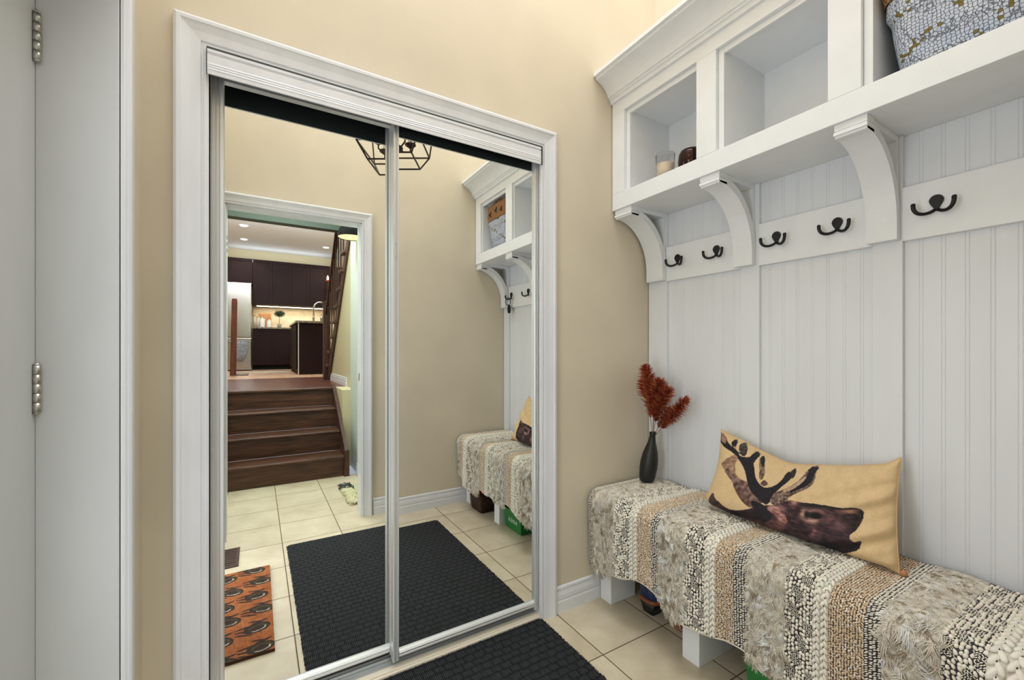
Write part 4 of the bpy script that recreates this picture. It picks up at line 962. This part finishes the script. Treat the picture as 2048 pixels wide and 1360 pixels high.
# stairs: four risers up to the landing
SR, SG, S0 = .195, .262, -1.055
st = thing('stairs', 'short flight of dark walnut stairs beyond the doorway, seen in the mirror', 'stairs', (.25, S0, 0))
for k in range(4):
    y = S0-k*SG; g = MB(); g.box(-.262, .715, y-.02, y, k*SR+(0 if k == 0 else .0005), (k+1)*SR-.024); g.build('riser', DWOOD, st)
    if k < 3:
        g = MB(); g.box(-.262, .715, y-SG-.0, y+.022, (k+1)*SR-.024, (k+1)*SR); g.build('tread', DWOOD, st, bevel=.008)
g = MB(); g.box(-.262, .735, S0-3*SG-.05, S0-3*SG+.024, 4*SR-.026, 4*SR+.002); g.build('tread', DWOOD, st, bevel=.008)
prf = [(S0+.03, 0), (S0+.03, .235), (S0-3*SG+.02, .80), (S0-3*SG-.10, .81), (S0-3*SG-.10, .3), (S0-.35, 0)]
for xa, xb in ((.715, .745), (-.275, -.262)):
    g = MB(); g.prism(prf, 0, xa, xb); g.build('stringer', DWOODV, st)
g = MB(); g.box(.706, .752, S0-.01, S0+.036, 0, .245); g.build('newel_block', DWOODV, st, bevel=.002)
LZ = 4*SR
# landing floor and kitchen shell
struct(MB().box(-1.6, 3.0, -3.95, S0-3*SG-.05, LZ-.12, LZ).build('floor_landing', PLANK), 'red-brown plank floor of the landing')
struct(MB().box(-1.6, 3.0, -8.1, -3.95, LZ-.12, LZ).build('floor_kitchen', PLANKL))
struct(MB().box(.752, 3.0, S0-3*SG-.04, -1.40, 0, LZ).build('wall_under_landing', HALLBEIGE))
struct(MB().box(-1.6, 3.0, -8.1, -8.0, LZ, 3.5).build('wall_kitchen', HALLBEIGE))
struct(MB().box(-1.6, 3.0, -8.0, -2.05, 3.44, 3.54).build('ceiling_kitchen', CEIL))
struct(MB().box(-1.7, -1.6, -8.0, -1.8, LZ-.3, 3.54).build('wall_kitchen_left', HALLBEIGE))
struct(MB().box(1.78, 1.90, -8.0, -1.4, 0, 3.54).build('wall_kitchen_right', HALLBEIGE))
struct(MB().box(-1.6, -.275, -2.2, -1.9, LZ-.3, 3.5).build('wall_landing_left', HALLBEIGE))
# wall under the upper flight
FY0, FY1, FZ1 = -3.18, -1.62, 2.46; UX = .875
g = MB(); g.prism([(S0-3*SG-.0, LZ), (FY0+.02, LZ), (FY1+.0, FZ1), (-1.405, FZ1), (-1.405, LZ)], 0, UX, UX+.06); 
struct(g.build('wall_stair_side', HALLBEIGE))
g = MB(); g.box(HX1+.04, UX+.06, -1.45, -1.40, 0, 3.0); struct(g.build('wall_hall_return', SAGE))
baseboard('baseboard_landing', 'y', FY0+.12, S0-3*SG-.03, UX, -1, z=LZ, h=.10)
# upper flight
uf = thing('staircase', 'dark wood upper staircase rising from the landing, seen in the mirror', 'staircase', (1.2, FY0, LZ))
NSTEP = 9
slope = (FZ1-LZ)/(FY1-FY0)
g = MB(); g.prism([(FY0-.02, LZ), (FY0+.06, LZ), (FY1+.05, FZ1-.02), (FY1+.05, FZ1+.14), (FY0-.02, LZ+.18)], 0, UX-.022, UX-.0005); g.build('stringer', DWOODV, uf)
for k in range(NSTEP):
    y = FY0+(FY1-FY0)*k/NSTEP; z = LZ+(FZ1-LZ)*(k+1)/NSTEP+.03; dy = (FY1-FY0)/NSTEP
    MB().box(UX-.055, 1.77, y-.025, y+dy, z-.03, z).build('tread', DWOODV, uf, bevel=.004)
    MB().box(UX-.01, 1.76, y, y+.018, z-.03-(FZ1-LZ)/NSTEP+.002, z-.031).build('riser', DWOODV, uf)
def rail_z(y): return LZ+.06+slope*(y-FY0)+.92
for k in range(NSTEP):
    y = FY0+.05+(FY1-FY0)*k/NSTEP; z = LZ+(FZ1-LZ)*(k+1)/NSTEP+.03; zt = min(rail_z(y), 3.40)
    if zt > z+.1: MB().bar((UX-.03, y, z), (UX-.03, y, zt), .015).build('baluster', DWOODV, uf)
g = MB(); ye = FY0+(3.40-LZ-.98)/slope; g.bar((UX-.03, FY0-.08, rail_z(FY0-.08)), (UX-.03, min(ye, FY1), rail_z(min(ye, FY1))), .05, .04); g.build('handrail', DWOODV, uf)
g = MB(); g.box(UX-.075, UX+.015, FY0-.13, FY0-.04, LZ, LZ+1.06); g.box(UX-.085, UX+.025, FY0-.14, FY0-.03, LZ+1.06, LZ+1.09); g.build('newel_post', DWOODV, uf, bevel=.003)
# shade lamp in the hall
SHB = mat('black_lamp_enamel', (12, 11, 11), .9, spec=.1); SHI = mat('glowing_lamp_inner', (255, 238, 160), .6, emit=(255, 230, 150), estr=1.1)
lx, ly, lz = .766, -1.0, 2.245
lp = thing('hall_pendant_lamp', 'black dome pendant lamp glowing yellow inside, at the doorway top right', 'lamp', (lx, ly, lz))
MB().lathe([(.122, 0), (.121, .012), (.108, .08), (.07, .125), (.02, .145), (.012, .18), (0, .18)], (lx+.0, ly, lz), 36, cap=False).build('shade', SHB, lp)
MB().lathe([(.118, .006), (.11, .012), (0, .018)], (lx, ly, lz), 36, cap=False).build('diffuser', SHI, lp)
MB().tube([(lx, ly, lz+.18), (lx, ly, 2.998)], .003, 8).build('cord', SHB, lp)
# fringed mat at the right of the hall
FRW = mat('pale_fringe_yarn', (206, 196, 160), .9, attr=True)
g = MB(); cols = []; rnd = random.Random(5)
def push(c): 
    global cols
    cols += [lin(c)]*(len(g.v)-len(cols))
loft(g, [rrect(.735, -.47, .075, .26, .02, .0008), rrect(.735, -.47, .073, .258, .02, .010)], True, True); push((196, 190, 160))
for k in range(420):
    y = rnd.uniform(-.72, -.22); x = .660+rnd.uniform(-.005, .06); pts = [(x, y, .011)]; a = PI+rnd.uniform(-.9, .9)
    for q in range(5): a += rnd.uniform(-.6, .6); lx_, ly_, _ = pts[-1]; pts.append((lx_+.013*math.cos(a), ly_+.013*math.sin(a), max(.004, .011+.010*math.sin(q*.8))))
    g.tube(pts, .0035, 5); push(jit((210, 202, 166) if y > -.60 else (70, 72, 66), 18))
g.c = np.array(cols); tag(g.build('fringed_rug', FRW), 'small pale fringed rug on the hall tile beside the doorway casing', 'rug')

# ------------------------------------------------------------------ kitchen
KY = -7.35
def cdoor(mb, x0, x1, z0, z1, yf):
    mb.box(x0+.004, x1-.004, yf-.022, yf-.012, z0+.003, z1-.003); w = .055
    for a in ((x0+.004, x0+w, z0+.003, z1-.003), (x1-w, x1-.004, z0+.003, z1-.003), (x0+w, x1-w, z0+.003, z0+w), (x0+w, x1-w, z1-w, z1-.003)): mb.box(a[0], a[1], yf-.012, yf, a[2], a[3])
def cabinet(label, x0, x1, z0, z1, yf, yb, n, toe=False, group=None, cat='cabinet', name='kitchen_cabinet'):
    c = thing(name, label, cat, ((x0+x1)/2, yf, z0), group)
    MB().box(x0, x1, yb, yf-.017, z0+(.1 if toe else 0), z1).build('carcass', ESP, c)
    if toe: MB().box(x0, x1, yb, yf-.09, z0, z0+.1).build('toe_kick', BLACKGAP, c)
    for k in range(n):
        g = MB(); cdoor(g, x0+(x1-x0)*k/n, x0+(x1-x0)*(k+1)/n, z0+(.1 if toe else 0), z1, yf); d = g.build('door', ESP, c)
        xh = x0+(x1-x0)*(k+1)/n-.03 if k % 2 == 0 else x0+(x1-x0)*k/n+.03; zh = (z0+.25 if not toe else z1-.25)
        pass
    return c
cabinet('short espresso cabinet above the stainless fridge', -.60, -.075, 2.62, 3.13, KY, -7.985, 1)
cabinet('tall espresso upper cabinets right of the fridge', -.07, 1.76, 2.19, 3.13, KY, -7.985, 5)
cabinet('espresso base cabinets under the kitchen counter', -.07, .72, LZ, 1.655, KY+.05, -7.95, 2, True)
MB().box(-.07, .78, -7.98, KY+.07, 1.655, 1.69)
o = MB().box(-.07, 1.2, -7.98, KY+.08, 1.655, 1.69).build('countertop', GRAN, bevel=.003); tag(o, 'granite countertop on the far base cabinets', 'countertop')
o = MB().box(-.07, 1.76, -7.998, -7.985, 1.69, 2.19).build('backsplash', SPLASH); o['kind'] = 'structure'
light('under_cabinet_light', 'AREA', (.7, -7.7, 2.17), 7, (1, .84, .62), 1.4, .2)
# peninsula
pe = thing('kitchen_island', 'dark espresso kitchen island panel with granite top', 'kitchen island', (.9, -4.8, LZ))
IZ = 1.655
MB().box(.60, 1.10, -6.4, -4.80, LZ+.0, IZ).build('island_body', ESP, pe); MB().box(.575, .60, -6.4, -4.9, LZ+.10, IZ-.02).build('side_door', ESP, pe); MB().box(.56, 1.13, -6.42, -4.77, IZ, IZ+.038).build('granite_top', GRAN, pe, bevel=.004)
MB().box(.598, .612, -4.802, -4.79, LZ, IZ).build('corner_strip', ALU, pe)
fa = thing('kitchen_faucet', 'tall gooseneck faucet rising from the kitchen island', 'faucet', (1.05, -5.4, IZ+.038))
g = MB(); pts = [(1.12, -5.4, IZ+.038), (1.12, -5.4, IZ+.30)]+[(1.12-.11+.11*math.cos(a), -5.4, IZ+.30+.13*math.sin(a)) for a in [PI*k/12 for k in range(1, 13)]]+[(.90, -5.4, IZ+.16)]
g.tube(pts, .013, 12); g.lathe([(.026, 0), (.026, .02), (.014, .05)], (1.12, -5.4, IZ+.038)); g.build('spout', NICK, fa)
MB().lathe([(.018, 0), (.02, .07), (.014, .09)], (.90, -5.4, IZ+.08), 14).build('spray_head', NICK, fa)
SOAP = mat('amber_soap', (190, 130, 40), .2)
for i, (x, lb, mt) in enumerate(((1.065, 'amber soap bottle on the kitchen island by the faucet', SOAP), (1.00, 'small steel dispenser on the kitchen island', NICK))):
    g = MB(); g.lathe([(0, 0), (.022, 0), (.024, .09), (.010, .11), (.008, .14), (.014, .145), (0, .15)], (x, -5.1, IZ+.038), 16); tag(g.build('soap_dispenser', mt), lb, 'soap dispenser')
# fridge
fr = thing('refrigerator', 'stainless steel bottom-freezer refrigerator at the left of the kitchen', 'refrigerator', (-.32, -6.95, LZ))
MB().box(-.64, -.09, -7.7, -6.98, LZ+.02, 2.56).build('cabinet_body', STEEL, fr)
MB().box(-.64, -.09, -6.975, -6.92, 1.46, 2.55).build('upper_door', STEEL, fr, bevel=.012); fd = MB().box(-.64, -.09, -6.975, -6.92, LZ+.06, 1.44).build('freezer_drawer', STEEL, fr, bevel=.012)
MB().tube([(-.54, -6.90, 1.55), (-.54, -6.875, 1.62), (-.54, -6.875, 2.20), (-.54, -6.90, 2.27)], .013, 10).build('door_handle', STEEL, fr)
MB().tube([(-.58, -6.90, 1.36), (-.52, -6.875, 1.37), (-.2, -6.875, 1.37), (-.14, -6.90, 1.36)], .013, 10).build('drawer_handle', STEEL, fr)
TOWEL = mat('grey_towel', (120, 124, 134), .9, var=.3, vscale=20, stretch=(6, 6, 1))
g = MB(); loft(g, [rrect(-.255, -6.875, .10, .020, .018, 1.38), rrect(-.255, -6.872, .11, .024, .02, 1.30), rrect(-.27, -6.872, .10, .022, .02, 1.1), rrect(-.29, -6.875, .05, .018, .016, .97)], True, True)
tag(g.build('hanging_towel', TOWEL), 'grey towel hanging from the fridge freezer handle', 'towel')
g = MB(); g.prism([(-.372, LZ), (-.285, LZ), (-.268, 2.0), (-.278, 2.03), (-.335, 2.03), (-.345, 2.0)], 1, -5.04, -5.0)  # board shape stands in for a leftover of retouching
tag(g.build('remnant_board', mat('brown_remnant_board', (96, 50, 32), .45, var=.25, vscale=5, stretch=(10, 10, 1)), bevel=.004), 'tall narrow dark brown board shape, a retouching leftover, in front of the fridge', 'board')
# counter items
CZ = 1.69; WCAN = mat('white_ceramic', (236, 234, 228), .35); BLKL = mat('black_label', (30, 30, 30), .6)
def canister(x, r, h, lb):
    t = thing('canister', lb, 'canister', (x, -7.45, CZ), 'white canisters on the far counter')
    MB().lathe([(0, 0), (r*.96, 0), (r, .008), (r, h-.012), (r*.9, h)], (x, -7.45, CZ), 24).build('jar_body', WCAN, t); MB().lathe([(r*.95, 0), (r*.97, .012), (r*.3, .02), (r*.2, .035), (0, .04)], (x, -7.45, CZ+h), 20).build('lid', WCAN, t)
canister(.105, .050, .18, 'taller white canister on the far kitchen counter'); canister(.235, .046, .14, 'shorter white canister beside the taller one')
for x, w, h, lb in ((-.035, .030, .24, 'glass jar with yellow contents nearest the fridge'), (.030, .026, .22, 'slim glass jar beside the white canisters')):
    t = thing('glass_jar', lb, 'jar', (x, -7.5, CZ)); MB().lathe([(0, 0), (w, 0), (w, h), (w*.9, h)], (x, -7.5, CZ), 20).build('jar_body', mat('pale_jar_glass', (222, 214, 190), .15), t)
    MB().lathe([(w*1.02, 0), (w*1.02, .02), (0, .025)], (x, -7.5, CZ+h), 20).build('lid', mat('yellow_lid', (214, 170, 70), .5), t)
CUT = mat('cutting_board_wood', (176, 120, 74), .5, var=.12, vscale=6, stretch=(8, 8, 1))
for x, h, lb in ((.10, .33, 'left wooden cutting board leaning on the backsplash'), (.225, .34, 'right wooden cutting board leaning on the backsplash')):
    g = MB(); g.box(x-.058, x+.058, -7.80, -7.78, CZ, CZ+h); tag(g.build('cutting_board', CUT, bevel=.008), lb, 'cutting board')
t = thing('topiary_plant', 'small round green topiary in a grey pot on the far counter', 'plant', (.43, -7.5, CZ))
MB().lathe([(0, 0), (.035, 0), (.045, .09), (.040, .09), (0, .08)], (.43, -7.5, CZ), 20).build('pot', mat('grey_pot', (150, 148, 140), .7), t)
MB().tube([(.43, -7.5, CZ+.08), (.432, -7.5, CZ+.24)], .005, 8).build('stem', LEATH, t)
g = MB(); rnd = random.Random(3)
for k in range(900):
    v = Vector((rnd.gauss(0, 1), rnd.gauss(0, 1), rnd.gauss(0, 1))).normalized(); p = Vector((.435, -7.5, CZ+.31))+Vector((v.x*.105, v.y*.09, v.z*.075))*rnd.uniform(.55, 1.05); a = v.cross(Vector((rnd.random(), rnd.random(), rnd.random()))).normalized()*.012; b = v.cross(a).normalized()*.006
    g.add([p-a, p+b+v*.004, p+a+v*.008, p-b+v*.004], [(0, 1, 2, 3)])
g.build('foliage', mat('dark_green_leaf', (34, 62, 30), .6, var=.3, vscale=30), t)
RUGM = mat('pale_kitchen_mat', (190, 180, 168), .9, var=.06, vscale=20); GREYM = mat('grey_scale_glass', (120, 120, 116), .35)
g = MB(); loft(g, [rrect(.22, -6.0, .34, .22, .04, LZ+.0006), rrect(.22, -6.0, .335, .215, .04, LZ+.012)], True, True); tag(g.build('kitchen_mat', RUGM), 'pale rounded mat on the kitchen floor before the base cabinets', 'mat')
g = MB(); loft(g, [rrect(-.20, -5.1, .085, .16, .03, LZ+.0006), rrect(-.20, -5.1, .08, .155, .03, LZ+.03)], True, True); tag(g.build('bathroom_scale', GREYM), 'small grey rounded slab on the kitchen floor before the fridge', 'tray')
# candle sconce near newel
t = thing('wall_candle_lamp', 'small red-orange candle lamp glowing on the kitchen wall by the stairs', 'lamp', (1.47, -7.2, 2.65))
MB().lathe([(.006, -.25), (.006, 0), (.05, .01), (.075, .03), (.02, .05)], (1.38, -7.2, 2.74), 18).build('holder', mat('rust_metal', (150, 60, 40), .5), t); MB().lathe([(.016, 0), (.02, .05), (0, .1)], (1.38, -7.2, 2.79), 14).build('bulb', BULB, t)
# recessed lights
PL = mat('recessed_light_lens', (255, 250, 240), .4, emit=(255, 246, 232), estr=9)
first = None
for i, (x, y, lb) in enumerate(((-.20, -5.85, 'recessed ceiling light nearest the doorway, left side of kitchen'), (-.22, -6.95, 'recessed ceiling light second from the doorway, above the fridge'), (1.30, -6.85, 'recessed ceiling light at the right of the kitchen ceiling'))):
    if first is None:
        first = thing('recessed_light', lb, 'ceiling light', (x, y, 3.44), 'recessed lights in the kitchen ceiling')
        g = MB(); g.lathe([(.085, -.0005), (.085, -.006), (.06, -.008), (.06, -.0005)], (x, y, 3.44), 28); g.build('trim_ring', CEIL, first)
        MB().lathe([(.06, -.004), (0, -.005)], (x, y, 3.44), 28).build('lens', PL, first)
    else:
        c = copy_tree(first); c.location = (x, y, 3.44); c['label'] = lb
    light('recessed_lamp', 'SPOT', (x, y, 3.42), 30, (1, .94, .88), .05, spot=2.2)
